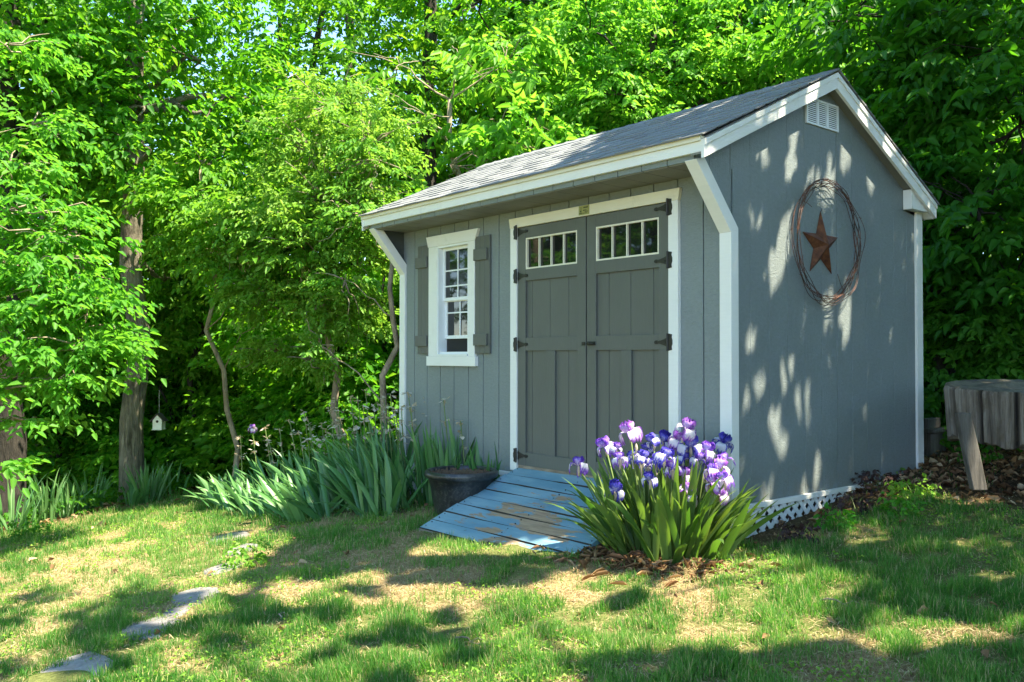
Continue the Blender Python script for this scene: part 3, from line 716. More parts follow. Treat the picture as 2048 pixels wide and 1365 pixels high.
# ---------------------------------------------------------------- log table
lg = thing('log_table', (.9, 2.1, float(H(.9, 2.1))), 'thick weathered log slab standing on short posts beside the shed', 'log table')
lc = at(2045, 780, 6.15); lc = np.array([lc[0], lc[1]]); Rl = .50
m = MB(); K = 180; prof = []
cn = [float(vn(np.array(k*.33), np.array(3.), 9)) for k in range(K)]; cf = [float(vn(np.array(k*.9), np.array(8.), 4)) for k in range(K)]
crk = [1 if (k*7919) % 13 == 0 else 0 for k in range(K)]
rj = [1+.06*(cn[k]-.5)+.05*(cf[k]-.5)-.07*crk[k] for k in range(K)]
bj = [.05*(float(vn(np.array(k*.2), np.array(1.), 14))-.5)+.03*(cf[k]-.5) for k in range(K)]
zb0, zt0 = .325, .70
V = []
for zf, rf in ((zb0, .93), (zb0+.005, .955), (.45, .97), (.58, .985), (zt0-.02, 1.0), (zt0, .985), (zt0+.008, .93), (zt0-.012, .6), (zt0+.0, .2)):
    for k in range(K):
        t = 2*math.pi*k/K; q = Rl*rf*(rj[k] if rf > .92 else 1); V.append((lc[0]+q*math.cos(t), lc[1]+q*math.sin(t), zf+((.012*math.sin(t*3+1)+bj[k])*(1 if zf < .4 else .4 if zf < .5 else 0))+.03*math.cos(t-2.2)*(1 if zf > .6 else .5)+random.uniform(-.003, .003)))
nr = 9; Fs = [(i*K+k, i*K+(k+1) % K, (i+1)*K+(k+1) % K, (i+1)*K+k) for i in range(nr-1) for k in range(K)]+[tuple(range(K))[::-1], tuple((nr-1)*K+k for k in range(K))]
me = raw_mesh('slab', np.array(V), Fs, {'rnd': [(0 if crk[i % K] else .25+.6*cf[i % K]) for i in range(len(V))]}, False, [0 if i < 5*K else 1 for i in range((nr-1)*K)]+[1, 1])
put(link('slab', me, [M_['log'], M_['logtop']]), lg)
la = at(1925, 826, 5.66); lb = at(1957, 980, 5.62)
def leg(a, b, w_):
    m = MB(); a = np.array(a); b = np.array(b); d = b-a; s = np.array([R2[0], R2[1], 0]); s /= np.linalg.norm(s); f = np.array([-s[1], s[0], 0])
    V = []
    for p, ww in ((a, w_*.9), ((a+b)/2, w_*1.02), (b, w_)):
        for sx, fy in ((-1, -1), (1, -1), (1, 1), (-1, 1)): V.append(p+s*sx*ww+f*fy*ww*.6)
    F = [(i*4+k, i*4+(k+1) % 4, (i+1)*4+(k+1) % 4, (i+1)*4+k) for i in range(2) for k in range(4)]+[(3, 2, 1, 0), (8, 9, 10, 11)]
    m.add(V, F); m.build('leg', M_['post'], lg, bevel=.005)
leg(la, lb, .046)
leg((lc[0]+.25, lc[1]-.3, .36), (lc[0]+.27, lc[1]-.33, float(H(lc[0]+.27, lc[1]-.33))-.03), .05)
leg((lc[0]+.1, lc[1]+.3, .36), (lc[0]+.1, lc[1]+.33, float(H(lc[0]+.1, lc[1]+.33))-.03), .05)
pb = at(1853, 880, 7.4)
m = MB(); m.box(pb[0]-.03, pb[0]+.05, pb[1]-.03, pb[1]+.25, float(H(pb[0], pb[1]))-.02, pb[2]+.06); m.box(pb[0]-.05, pb[0]+.08, pb[1]-.05, pb[1]+.3, pb[2]+.0605, pb[2]+.095); m.box(pb[0]-.02, pb[0]+.03, pb[1]-.04, pb[1]+.2, pb[2]+.096, pb[2]+.18)
tag(m.build('timber_offcut', M_['post'], bevel=.004), 'stack of old timber offcuts leaning behind the rear shed corner', 'timber')

# ---------------------------------------------------------------- foliage tools
def leafgeo(P, D, N, L, W, fold=.25, droop=.25):
    D = D/np.linalg.norm(D, axis=1, keepdims=True); S = np.cross(N, D); S /= (np.linalg.norm(S, axis=1, keepdims=True)+1e-9); N = np.cross(D, S)
    L = L[:, None]; W = W[:, None]
    b = P; l1 = P+D*L*.32+S*W*.5+N*W*fold; r1 = P+D*L*.32-S*W*.5+N*W*fold
    l2 = P+D*L*.68+S*W*.36+N*W*fold*.4-N*L*droop*.3; r2 = P+D*L*.68-S*W*.36+N*W*fold*.4-N*L*droop*.3; t = P+D*L-N*L*droop
    return np.stack([b, l1, l2, t, r2, r1], 1)
def leafmesh(name, V6, rnd):
    n = len(V6); base = np.arange(n)[:, None]*6
    f = np.concatenate([base+np.array([0, 3, 2, 1]), base+np.array([0, 5, 4, 3])], 1).reshape(-1, 4)
    return raw_mesh(name, V6.reshape(-1, 3), f, {'rnd': np.repeat(rnd, 6)})
def unit(a): return a/(np.linalg.norm(a, axis=-1, keepdims=True)+1e-9)
def sprays(C, Dr, T=4, M_l=7, R=.5, leaf=.11, asp=.55, tilt=.35, r=None, spread=.9, droop=.25, wl=None):
    "leafy sprays: each centre grows T twigs in a roughly level fan with M_l leaves on each"
    r = r or rng; S = len(C)
    up = unit(np.array([0, 0, 1.])+r.normal(size=(S, 3))*tilt)
    Dr = unit(Dr-up*np.sum(Dr*up, 1, keepdims=True)+r.normal(size=(S, 3))*.15); sd_ = np.cross(up, Dr)
    sc = r.uniform(.7, 1.25, S)
    ang = r.uniform(-spread, spread, (S, T)); tw = Dr[:, None]*np.cos(ang)[..., None]+sd_[:, None]*np.sin(ang)[..., None]+r.normal(size=(S, T, 3))*.12
    s = (np.arange(M_l)+r.uniform(.2, .8, (S, T, M_l)))/M_l
    P = C[:, None, None]+tw[:, :, None]*(s*R*sc[:, None, None])[..., None]; P[..., 2] -= (s**2)*R*.25
    side = np.where(np.arange(M_l) % 2 == 0, 1., -1.)*.8
    la = side+r.normal(size=(S, T, M_l))*.35
    tws = np.cross(up[:, None], tw)
    Dl = tw[:, :, None]*np.cos(la)[..., None]+tws[:, :, None]*np.sin(la)[..., None]
    Dl[..., 2] -= .15+r.uniform(0, .35, Dl[..., 2].shape)
    Nl = up[:, None, None]+r.normal(size=Dl.shape)*.38
    n = S*T*M_l; Ls = leaf*r.uniform(.6, 1.25, n)
    V = leafgeo(P.reshape(-1, 3), Dl.reshape(-1, 3), Nl.reshape(-1, 3), Ls, Ls*asp, droop=droop)
    rn = np.clip(np.repeat(r.uniform(.1, .9, S), T*M_l)*.5+r.uniform(0, .55, n), 0, 1)
    return V, rn
def blobpts(c, rad, n, r=None, shell=.45):
    r = r or rng; d = unit(r.normal(size=(n, 3))); q = (shell+(1-shell)*r.uniform(0, 1, n)**.6)[:, None]
    # lumpy surface
    l = 1+.22*np.sin(d[:, :1]*5+c[0])*np.sin(d[:, 1:2]*6+c[1])+.12*np.sin(d[:, 2:]*9+c[2])
    return np.array(c)+d*q*l*np.array(rad), d
def limb(m, a, b, r0, r1, sag=.1, n=6, k=6, wob=.05, r=None):
    r = r or rng; a = np.array(a, float); b = np.array(b, float); t = np.linspace(0, 1, n)[:, None]
    p = a+(b-a)*t; p[:, 2] += sag*np.sin(t[:, 0]*math.pi)*np.linalg.norm(b-a); p[1:-1] += r.normal(size=(n-2, 3))*wob*np.linalg.norm(b-a)
    m.tube(p, list(np.linspace(r0, r1, n)), k)
def trunk_pts(base, top, n=9, wob=.06, r=None):
    r = r or rng; t = np.linspace(0, 1, n)[:, None]; p = np.array(base)+(np.array(top)-np.array(base))*t; p[1:-1, :2] += r.normal(size=(n-2, 2))*wob; return p
def make_tree(name, label, base, top, r0, r1, blobs, leafm, barkm, R=.55, lr=1, leaf=.12, T=4, Ml=7, group=None, cat='tree', wob=.06, absolute=True, flare=1.35, twigs=False, cull=None, asp=.55, tilt=.35, droop=.25, limbs=True, shell=.45):
    """blobs: (centre, radii, number of sprays); coordinates world (absolute) or local"""
    global rng
    rng = np.random.default_rng(zlib.crc32((label+str(len(blobs))+'%.1f' % float(base[0])).encode()))
    t = thing(name, base if absolute else (0, 0, 0), label, cat, group)
    tp = trunk_pts(base, top, wob=wob); m = MB()
    zz = np.linspace(0, 1, len(tp)); rad = list(r0+(r1-r0)*zz); rad[0] *= flare
    tp0 = np.insert(tp, 1, tp[0]+(tp[1]-tp[0])*.18, axis=0); rad.insert(1, r0*1.06); tp0[0][2] -= .15
    m.tube(tp0, rad, 14)
    A = []; B = []
    for bi, (c, rd, ns) in enumerate(blobs):
        c = np.array(c, float)
        if limbs:
            k = int(np.clip(np.searchsorted(tp[:, 2], c[2]-.55*np.linalg.norm((c-tp[-1])[:2])-.3), 1, len(tp)-1)); a = tp[k]
            ra = max(.012, (r0+(r1-r0)*k/len(tp))*.45)*lr; limb(m, a, c, ra, ra*.35, .06)
            for q in range(3):
                e, _ = blobpts(c, np.array(rd)*.75, 1); limb(m, c, e[0], ra*.35, .006, .04, 5, 5)
        C, d = blobpts(c, rd, ns, shell=shell); Dr = d*np.array([1, 1, .25]); 
        if cull is not None:
            kp = cull(C); C = C[kp]; Dr = Dr[kp]
        if len(C) == 0: continue
        V6, rn = sprays(C, Dr, T, Ml, R, leaf, asp, tilt, droop=droop); A.append(V6); B.append(rn)
        if twigs:
            for cc in C[::twigs]:
                limb(m, c+(cc-c)*.15, cc+unit(cc-c)*.2, .009, .003, .03, 5, 4, .06)
    me = m.build('trunk', barkm, t, True)
    V6 = np.concatenate(A); rn = np.concatenate(B)
    o = link('crown', leafmesh('crown', V6, rn), leafm); put(o, t)
    return t
def copy_thing(t, loc, rz, sc, label=None):
    c = t.copy(); scene.collection.objects.link(c); c.location = [float(a) for a in loc]; c.rotation_euler = (0, 0, rz); c.scale = sc if hasattr(sc, '__len__') else (sc, sc, sc)
    if label: c['label'] = label
    for ch in t.children:
        d = ch.copy(); scene.collection.objects.link(d); d.parent = c; d.matrix_parent_inverse = Matrix.Identity(4)
    return c
# ---------------------------------------------------------------- where sun must reach (gaps in the overhead canopy)
def gpt(u, v):
    d = (F_+R2*(u-1024)/FPX+U2*(682.5-v)/FPX); t = 3.
    for _ in range(60):
        P = CAM+d*t; e = P[2]-float(H(P[0], P[1])); t += e/(abs(d[2])+.12)*.8
    return P
def inpoly(x, y, poly):
    c = np.zeros(x.shape, bool); n = len(poly)
    for i in range(n):
        x1, y1 = poly[i]; x2, y2 = poly[(i+1) % n]
        k = ((y1 > y) != (y2 > y)) & (x < (x2-x1)*(y-y1)/((y2-y1) or 1e-9)+x1); c ^= k
    return c
LITPX = [[(-260, 1110), (-200, 1230), (0, 1225), (120, 1190), (240, 1192), (340, 1205), (440, 1180), (480, 1150), (540, 1120), (590, 1075), (500, 1040), (440, 1000), (470, 965), (380, 985), (240, 1010), (120, 1050), (0, 1085)],
         [(520, 1170), (560, 1225), (700, 1225), (830, 1262), (940, 1290), (1010, 1340), (1100, 1352), (1250, 1335), (1340, 1300), (1450, 1315), (1600, 1300), (1750, 1310), (1900, 1280), (2100, 1275), (2150, 1235), (1900, 1232), (1720, 1205), (1660, 1180), (1720, 1155), (1560, 1115), (1480, 1135), (1300, 1160), (1150, 1150), (1000, 1165), (840, 1158), (700, 1145)],
         [(330, 1300), (480, 1262), (640, 1268), (900, 1305), (1040, 1350), (1180, 1355), (1180, 1420), (300, 1420)], [(1000, 1200), (1500, 1150), (1500, 1180), (1200, 1230)],
         [(380, 1215), (470, 1195), (470, 1170), (400, 1175)], [(0, 1345), (120, 1330), (300, 1350), (420, 1345), (420, 1390), (-100, 1400)],
         [(1000, 1070), (1150, 1040), (1180, 1100), (1130, 1120), (1010, 1092)], [(550, 1300), (700, 1290), (760, 1330), (620, 1350)]]
LITG = [[tuple(gpt(u, v)[:2]) for u, v in p] for p in LITPX]
# raised iris beds catch the sun above the ground too
LITG.append([(-8.5, -1.9), (-4.55, -1.5), (-4.25, -.9), (-4.3, .2), (-5.2, 1.0), (-9, .9)])
LITG.append([(-.55, -.95), (.35, -.75), (.3, -.1), (-.5, -.2)])
GS = [(1593, 250, 8, 26), (1520, 300, 13, 28), (1486, 298, 12, 8), (1581, 336, 6, 12), (1629, 346, 8, 15), (1684, 318, 10, 34), (1667, 352, 11, 20), (1742, 348, 12, 34), (1657, 392, 22, 14), (1556, 525, 12, 30), (1572, 478, 10, 32), (1545, 560, 10, 20), (1513, 435, 10, 20),
      (1783, 377, 6, 10), (1575, 744, 11, 28), (1607, 808, 11, 42), (1515, 770, 10, 28), (1500, 800, 9, 20), (1567, 885, 9, 26), (1553, 920, 10, 22), (1623, 958, 11, 32), (1690, 640, 9, 40), (1662, 610, 8, 26), (1550, 850, 6, 12), (1500, 690, 8, 18), (1530, 1000, 9, 18)]
def ghit(u, v):
    d = (F_+R2*(u-1024)/FPX+U2*(682.5-v)/FPX); t = -CAM[0]/d[0]; P = CAM+d*t; return P[1], P[2]
GSW = []
for (u, v, a, b) in GS:
    y0, z0 = ghit(u, v); y1, _ = ghit(u+a, v); _, z1 = ghit(u, v-b); GSW.append((y0, z0, abs(y1-y0)+.05, abs(z1-z0)+.07))
def lit_target(P, dap=.565):
    "True where a leaf at P would shade something the sun reaches in the picture"
    P = np.asarray(P); out = np.zeros(len(P), bool); done = np.zeros(len(P), bool)
    # side wall
    t = P[:, 0]/SUN[0]; y = P[:, 1]-t*SUN[1]; z = P[:, 2]-t*SUN[2]
    rz = np.where(y < RY, EZ+sf*(y-EY), RZ-sb*(y-RY))
    hw = (P[:, 0] > 0) & (y > -.3) & (y < D) & (z > -.1) & (z < rz); done |= hw
    s = np.zeros(len(P), bool)
    for (a, b, c, d) in GSW:
        yy = y-a-(z-b)*.24; s |= ((yy/c)**2+((z-b)/d)**2)+2.2*(fbm(y*14, z*7, 33, 2)-.5) < 1
    s |= fbm(y*11, z*4.5, 35, 2) > .78
    out |= hw & s
    # front roof slope: z = EZ+sf*(y-EY)
    t = (P[:, 2]-EZ-sf*(P[:, 1]-EY))/(SUN[2]-sf*SUN[1]); x = P[:, 0]-t*SUN[0]; y = P[:, 1]-t*SUN[1]
    hr = (~done) & (t > 0) & (x > -L-.1) & (x < .1) & (y > EY) & (y < RY); done |= hr
    litr = (x < -1.25-.5*(y-EY)+.35*(fbm(x*3, y*3, 71)-.5)) | (fbm(x*6, y*2.5, 77) > .70)
    out |= hr & litr
    t = (P[:, 2]+.35); x = P[:, 0]-t*SUN[0]; y = P[:, 1]-t*SUN[1]
    for _ in range(3):
        t = P[:, 2]-H(x, y); x = P[:, 0]-t*SUN[0]; y = P[:, 1]-t*SUN[1]
    g = ~done & (t > .3); jx = x+.22*(fbm(x*3, y*3, 81)-.5)*2; jy = y+.22*(fbm(x*3+9, y*3, 82)-.5)*2
    l = np.zeros(len(P), bool)
    for p in LITG: l |= inpoly(jx, jy, p)
    shadow_dap = fbm(x*3.1, y*3.1, 91, 2) < .27
    near = (x > -6) & (x < 4) & (y > -5) & (y < 3.5)
    dapl = (fbm(x*2.1+4, y*2.6, 95, 3) > dap) & (y < -.6) & (x < 1.2)
    l = (l & ~shadow_dap) | (near & dapl)
    out |= g & l
    return out
def keep_leaves(V6, rn, dap=.565):
    k = ~lit_target(V6[:, [0, 3]].mean(1), dap); return V6[k], rn[k]

# ---------------------------------------------------------------- unseen trees right of the picture, crowns shaped to set sun and shade
def canopy_tree(name, label, base, r0, domain, n, zr, seed, trunk_top, wall=0):
    r = np.random.default_rng(seed)
    t = thing(name, base, label, 'tree', None)
    m = MB(); tp = trunk_pts(base, trunk_top, wob=.08); m.tube(tp, list(np.linspace(r0*1.2, r0*.5, len(tp))), 14)
    x = r.uniform(domain[0], domain[1], n); y = r.uniform(domain[2], domain[3], n)
    tz = H(x, y); h = zr[0]+(zr[1]-zr[0])*np.clip(fbm(x*.9, y*.9, seed)*1.6-.3+r.normal(size=n)*.12, 0, 1)
    tt = h-tz; C = np.stack([x+tt*SUN[0], y+tt*SUN[1], h], 1)
    if wall:
        k = wall; yw = r.uniform(-.5, 2.7, k); zw = r.uniform(-.3, 3.0, k); tw_ = r.uniform(3.6, 7.2, k); C = np.concatenate([C, np.stack([0*yw, yw, zw], 1)+SUN*tw_[:, None]])
        k = wall//2; xw = r.uniform(-1.9, .3, k); yw = r.uniform(-.5, 1.3, k); tw_ = r.uniform(2.6, 5, k); C = np.concatenate([C, np.stack([xw, yw, EZ+sf*(yw-EY)], 1)+SUN*tw_[:, None]])
    dr = C-np.array([trunk_top[0], trunk_top[1], 0]); dr[:, 2] = 0; dr = unit(dr)
    V6, rn = sprays(C, dr, 4, 7, .45, .13, .6, .3, r)
    V6, rn = keep_leaves(V6, rn)
    # limbs: from trunk top to cluster centres
    for i in range(0, n, max(1, n//26)): limb(m, tp[-2], C[i], .06, .012, .05, 7, 6, .03)
    m.build('trunk', M_['bark'], t, True)
    o = link('crown', leafmesh('crown', V6, rn), M_['leaf']); put(o, t)
canopy_tree('unseen_overhanging_maple', 'unseen tall maple, its crown shaped to shade the yard and the side of the shed', (4.6, 3.4, float(H(4.6, 3.4))), .26, (-3.4, 3.6, -1.7, 3.6), 1500, (4.7, 8.0), 301, (4.2, 3.1, 6.3), 340)
canopy_tree('unseen_overhanging_oak', 'unseen broad oak beyond the lower right lawn edge, crown shaped to shade the lawn', (7.4, -1.6, float(H(7.4, -1.6))), .3, (-3.6, 4.2, -5.4, -1.2), 1400, (5.2, 8.5), 302, (6.6, -1.6, 6.8))

# ---------------------------------------------------------------- woodland: trees one can tell apart
OAK = at(270, 700, 10.65)[:2]
def wood_cull(C):
    s2 = SUN[:2]; d = C[:, :2]-OAK; t = (d@s2)/(s2@s2); off = np.linalg.norm(d-t[:, None]*s2, axis=1); z = C[:, 2]-t
    shade_trunk = (off < .55) & (t > .4) & (z > -1) & (z < 3.6) & (vn(z*2.2, z*0+1., 5) > .32)
    return ~lit_target(C, .95) & ~shade_trunk
def B(u, v, d, rx, rz, n, ry=None): c = at(u, v, d); return (c, (rx, ry or rx, rz), n)
def gbase(u, d):
    p = at(u, 700, d); return (p[0], p[1], float(H(p[0], p[1])))
# big oak with the bare lit trunk
bs = gbase(267, 10.65); tp_ = at(270, -260, 10.65)
make_tree('oak_tree', 'tall straight oak with a thick bare dappled trunk at the left edge of the lawn', bs, tp_, .14, .095,
          [B(150, 180, 10.6, 1.0, .8, 60), B(400, 120, 10.8, 1.0, .8, 60), B(255, 20, 10.6, 1.3, .8, 80), B(420, 330, 10.9, .9, .55, 55), B(120, 370, 10.9, .8, .5, 45), B(300, 300, 10.3, .7, .35, 34), B(520, 200, 11.2, 1.0, .9, 60), B(250, -220, 10.6, 2.2, 1.1, 160), B(330, 560, 11.4, .55, .3, 18), B(250, 110, 10.2, .8, .5, 50), B(290, 215, 10.1, .6, .3, 30), B(190, 290, 10.2, .7, .35, 36), B(330, 60, 10.4, .9, .5, 50), B(60, 200, 10.4, .8, .5, 40), B(420, 220, 10.8, .8, .4, 44), B(265, 375, 10.2, .4, .15, 14)],
          M_['leaf'], M_['bark'], leaf=.105, wob=.045, cull=wood_cull, flare=1.35)
bs = gbase(14, 9.9)
make_tree('oak_tree', 'dark thick trunk rising at the extreme left edge of the picture', bs, at(2, -300, 9.6), .19, .15,
          [B(-60, 130, 9.6, 1.0, .8, 60), B(90, 60, 9.8, .9, .8, 60), B(-100, -200, 9.6, 2, 1, 120), B(90, 260, 10.2, .7, .5, 40)], M_['leaf'], M_['bark_dark'], leaf=.105, wob=.03, cull=wood_cull)
for (u, d, r, lab, bk, tu) in ((88, 13.2, .13, 'slender pale trunk between the dark left trunk and the thick bare oak', 'bark', 100), (172, 14.3, .10, 'thin sunlit trunk just left of the thick bare oak', 'bark_pale', 160), (130, 16.5, .07, 'very thin dark sapling trunk behind the left iris clumps', 'bark_dark', 135),
                               (500, 15.5, .06, 'thin leaning trunk in the dark wood right of the birdhouse', 'bark_dark', 560), (575, 14.5, .075, 'dark slanting trunk seen low in the wood behind the spent irises', 'bark_dark', 650),
                               (852, 14.0, .15, 'dark upright trunk rising behind the left end of the roof', 'bark_dark', 848), (705, 17.0, .13, 'distant trunk silhouetted against a gap of blue sky', 'bark_dark', 690),
                               (1180, 15.0, .10, 'half hidden trunk rising behind the middle of the roof', 'bark_dark', 1190), (1330, 13.0, .09, 'forked dark trunk deep in leaves above the roof ridge', 'bark_dark', 1360)):
    bs = gbase(u, d); k = d/10
    bl = [B(tu+rng.uniform(-120, 120), vv, d+rng.uniform(-.3, .8), 1.0*k, .6*k, int(38*k)) for vv in (-140, 60, 230)]
    if u in (705,): bl = [B(tu+60, -60, d, 1.4, 1.0, 70), B(tu-150, 250, d, 1.2, .8, 70), B(tu+160, 300, d, 1.4, .8, 70)]
    if u in (852, 1180, 1330): bl = [B(tu+rng.uniform(-160, 160), vv, d+rng.uniform(-.5, .6), 1.3*k, .9*k, int(90*k)) for vv in (-150, 0, 150, 260)]
    make_tree('woodland_tree', lab, bs, at(tu, -200, d+.3), r, r*.6, bl, M_['leaf'], M_[bk], leaf=.115, wob=.08, cull=wood_cull, group='trees of the wood behind the lawn')

# beech whose bright layered branches enter from the left
def beech():
    bs = gbase(-330, 7.6)
    bl = [B(0, 420, 7.4, .7, .14, 44), B(90, 470, 7.6, .5, .10, 26), B(-20, 520, 7.3, .8, .10, 44), B(100, 560, 7.5, .55, .09, 32), B(170, 600, 7.5, .35, .07, 18), B(10, 620, 7.3, .8, .10, 46), B(160, 690, 7.4, .38, .08, 24), B(30, 700, 7.3, .75, .10, 42), B(110, 760, 7.4, .42, .07, 22),
          B(0, 780, 7.2, .55, .08, 28), B(50, 840, 7.2, .3, .06, 10), B(215, 655, 7.8, .2, .05, 7), B(-10, 940, 6.6, .10, .08, 6), B(20, 330, 7.8, .6, .16, 34), B(60, 250, 8.2, .5, .18, 22), B(-170, 600, 7.4, .9, .9, 70), B(10, 90, 8, .5, .3, 20)]
    make_tree('beech_tree', 'beech with bright yellow green layered branches reaching in from the left', bs, at(-330, -50, 7.6), .13, .07, bl, M_['leaf_bright'], M_['bark_pale'], R=.32, leaf=.085, T=4, Ml=6, twigs=6, lr=.16, tilt=.22, wob=.05, asp=.48, shell=.1)
beech()
# small pale ornamental trees beside the shed
def pale():
    bs = gbase(690, 9.6); bs2 = at(640, 470, 9.3)
    t = make_tree('crepe_myrtle', 'small multi stemmed tree with pale fine leaves behind the spent irises', bs, at(625, 380, 9.4), .05, .025,
                  [B(560, 430, 9.4, .6, .35, 90), B(690, 400, 9.2, .6, .45, 110), B(620, 300, 9.4, .6, .4, 100), B(740, 290, 9.2, .5, .4, 90), B(600, 480, 9.2, .55, .3, 90), B(700, 620, 9.3, .38, .28, 60), B(650, 590, 9.1, .38, .22, 56), B(530, 590, 9.5, .45, .28, 66), B(720, 500, 9.1, .42, .3, 76), B(480, 480, 9.8, .5, .35, 66), B(560, 700, 9.6, .35, .18, 34), B(660, 210, 9.5, .5, .35, 66), B(620, 720, 9.3, .25, .12, 18)],
                  M_['leaf_pale'], M_['bark_pale'], R=.26, leaf=.058, T=5, Ml=7, lr=.5, wob=.04, asp=.55, shell=.2, twigs=5)
    bs = gbase(762, 8.6)
    make_tree('crepe_myrtle', 'slim crooked pale trunk with forking branches right beside the shed corner', bs, at(785, 520, 8.5), .04, .022,
              [B(720, 430, 8.6, .33, .3, 34), B(690, 560, 8.6, .22, .18, 14), B(760, 320, 8.8, .4, .3, 36), B(640, 690, 8.8, .16, .14, 7)], M_['leaf_pale'], M_['bark_pale'], R=.24, leaf=.06, T=4, Ml=6, lr=.6, wob=.05, shell=.2, twigs=4)
pale()
# bright broadleaf shrub rising behind the roof
def shrub_behind():
    bs = gbase(960, 11)
    make_tree('hickory_sapling', 'young tree with large bright drooping leaves directly behind the left half of the roof', bs, at(900, 200, 10.8), .07, .03,
              [B(900, 330, 10.3, .75, .5, 55), B(850, 230, 10.4, .6, .5, 44), B(1000, 260, 10.6, .75, .45, 55), B(1010, 130, 10.8, .7, .5, 46), B(920, 110, 10.6, .5, .4, 26), B(800, 130, 10.8, .6, .4, 34), B(1090, 310, 10.6, .6, .3, 36), B(780, 400, 10.2, .5, .4, 34)],
              M_['leaf_bright'], M_['bark_pale'], R=.42, leaf=.15, T=3, Ml=6, cull=wood_cull, twigs=4, droop=.4, tilt=.4, asp=.45, shell=.2)
    bs = gbase(1330, 11.5)
    make_tree('maple_tree', 'maple with fine sunlit yellow green leaves above the middle of the roof', bs, at(1310, 60, 11.5), .10, .05,
              [B(1240, 190, 11, .8, .5, 70), B(1380, 130, 11.2, .9, .5, 80), B(1180, 60, 11.2, .9, .6, 70), B(1480, 60, 11.2, .9, .6, 80), B(1330, -20, 11.5, 1.1, .6, 80), B(1550, 130, 11, .7, .4, 60)],
              M_['leaf_bright'], M_['bark_dark'], R=.4, leaf=.09, cull=wood_cull, shell=.25)
shrub_behind()
def saplings():
    bs = gbase(400, 12.4)
    make_tree('maple_sapling', 'slender bright leaved sapling filling the gap between the thick bare trunk and the pale tree', bs, at(400, 330, 12.4), .05, .02,
              [B(400, 500, 12.2, .75, .35, 80), B(360, 610, 12.0, .6, .3, 60), B(470, 600, 12.3, .7, .3, 70), B(350, 420, 12.6, .7, .4, 70), B(460, 400, 12.6, .8, .4, 80), B(400, 700, 12.0, .6, .22, 50), B(500, 720, 12.4, .5, .2, 36)],
              M_['leaf_bright'], M_['bark_dark'], R=.42, leaf=.095, shell=.1, tilt=.28)
    bs = gbase(120, 13)
    make_tree('maple_sapling', 'sapling with mid green layered leaves between the two left trunks', bs, at(130, 400, 13), .045, .02,
              [B(150, 480, 12.6, .7, .3, 60), B(110, 620, 12.4, .7, .25, 60), B(190, 700, 12.8, .6, .22, 46), B(150, 820, 12.6, .6, .2, 40), B(200, 380, 12.8, .7, .3, 60)], M_['leaf'], M_['bark_dark'], R=.42, leaf=.095, shell=.1, tilt=.28)
saplings()
def boxelder():
    bs = gbase(470, 10.4)
    bl = [B(370, 400, 9.9, .45, .14, 34), B(450, 430, 9.7, .45, .14, 38), B(530, 460, 9.5, .45, .14, 38), B(600, 520, 9.3, .38, .12, 28), B(440, 520, 9.8, .4, .12, 30), B(520, 560, 9.6, .35, .12, 24), B(340, 470, 10.1, .35, .12, 20), B(400, 330, 10.1, .4, .2, 26)]
    t = make_tree('boxelder_tree', 'arching boxelder hung with tan seed clusters in front of the dark wood', bs, at(400, 340, 10.2), .035, .018, bl, M_['leaf_bright'], M_['bark_pale'], R=.36, leaf=.085, T=4, Ml=6, lr=.6, tilt=.25, shell=.1, droop=.35)
    r = np.random.default_rng(8); C = np.concatenate([blobpts(at(u, v, d), (rx, rx, .10), n, r, .1)[0] for u, v, d, rx, n in ((480, 440, 9.4, .22, 16), (520, 525, 9.3, .3, 24), (600, 540, 9.1, .25, 18), (440, 505, 9.6, .18, 8), (570, 470, 9.2, .2, 8))])
    n = len(C)*9; P = np.repeat(C, 9, 0)+r.normal(size=(n, 3))*[.03, .03, .045]; D_ = np.tile([0, 0, -1.], (n, 1))+r.normal(size=(n, 3))*.35; N_ = r.normal(size=(n, 3)); Ls = r.uniform(.022, .038, n)
    put(link('foliage', leafmesh('foliage', leafgeo(P, D_, N_, Ls, Ls*.35), r.uniform(0, 1, n)), M_['samara']), t)  # these are the hanging seed clusters, built from small leaf shapes
    t.children[-1]['label'] = 'tan hanging seed clusters'
boxelder()
# dark broad leaved trees right of the shed
def right_trees():
    bs = gbase(1900, 8.7)
    make_tree('hackberry_tree', 'dense tree with large dark green leaves filling the right edge behind the shed', bs, at(1850, 60, 9.3), .11, .05,
              [B(1840, 330, 8.8, .6, .5, 52), B(1960, 420, 8.0, .6, .5, 60), B(2040, 250, 8.0, .7, .6, 64), B(1900, 180, 8.6, .7, .5, 62), B(1780, 130, 9.2, .7, .5, 54), B(2040, 80, 8.4, .8, .6, 70), B(1900, 20, 9.0, .8, .5, 64), B(1700, 30, 9.6, .8, .5, 60), B(1880, 520, 8.6, .45, .5, 50), B(2030, 580, 8.0, .6, .5, 60), B(2150, 400, 8, .8, 1, 60), B(1780, 260, 9.6, .6, .4, 40)],
              M_['leaf_dark'], M_['bark_dark'], R=.42, leaf=.135, T=3, Ml=6, twigs=5, tilt=.3, asp=.5, shell=.15, droop=.35)
    bs = gbase(1990, 8.4)
    make_tree('spicebush', 'low dark leafy bush behind the log table', bs, at(1980, 640, 8.4), .04, .02,
              [B(1900, 640, 8.3, .42, .38, 56), B(2020, 680, 7.9, .5, .35, 56), B(1890, 770, 8.1, .40, .3, 50), B(1980, 800, 8.0, .5, .25, 44), B(2100, 760, 7.9, .5, .4, 40), B(1900, 850, 8.0, .3, .16, 22)],
              M_['leaf_dark'], M_['bark_dark'], R=.28, leaf=.085, T=4, Ml=6, shell=.1, cat='bush')
right_trees()
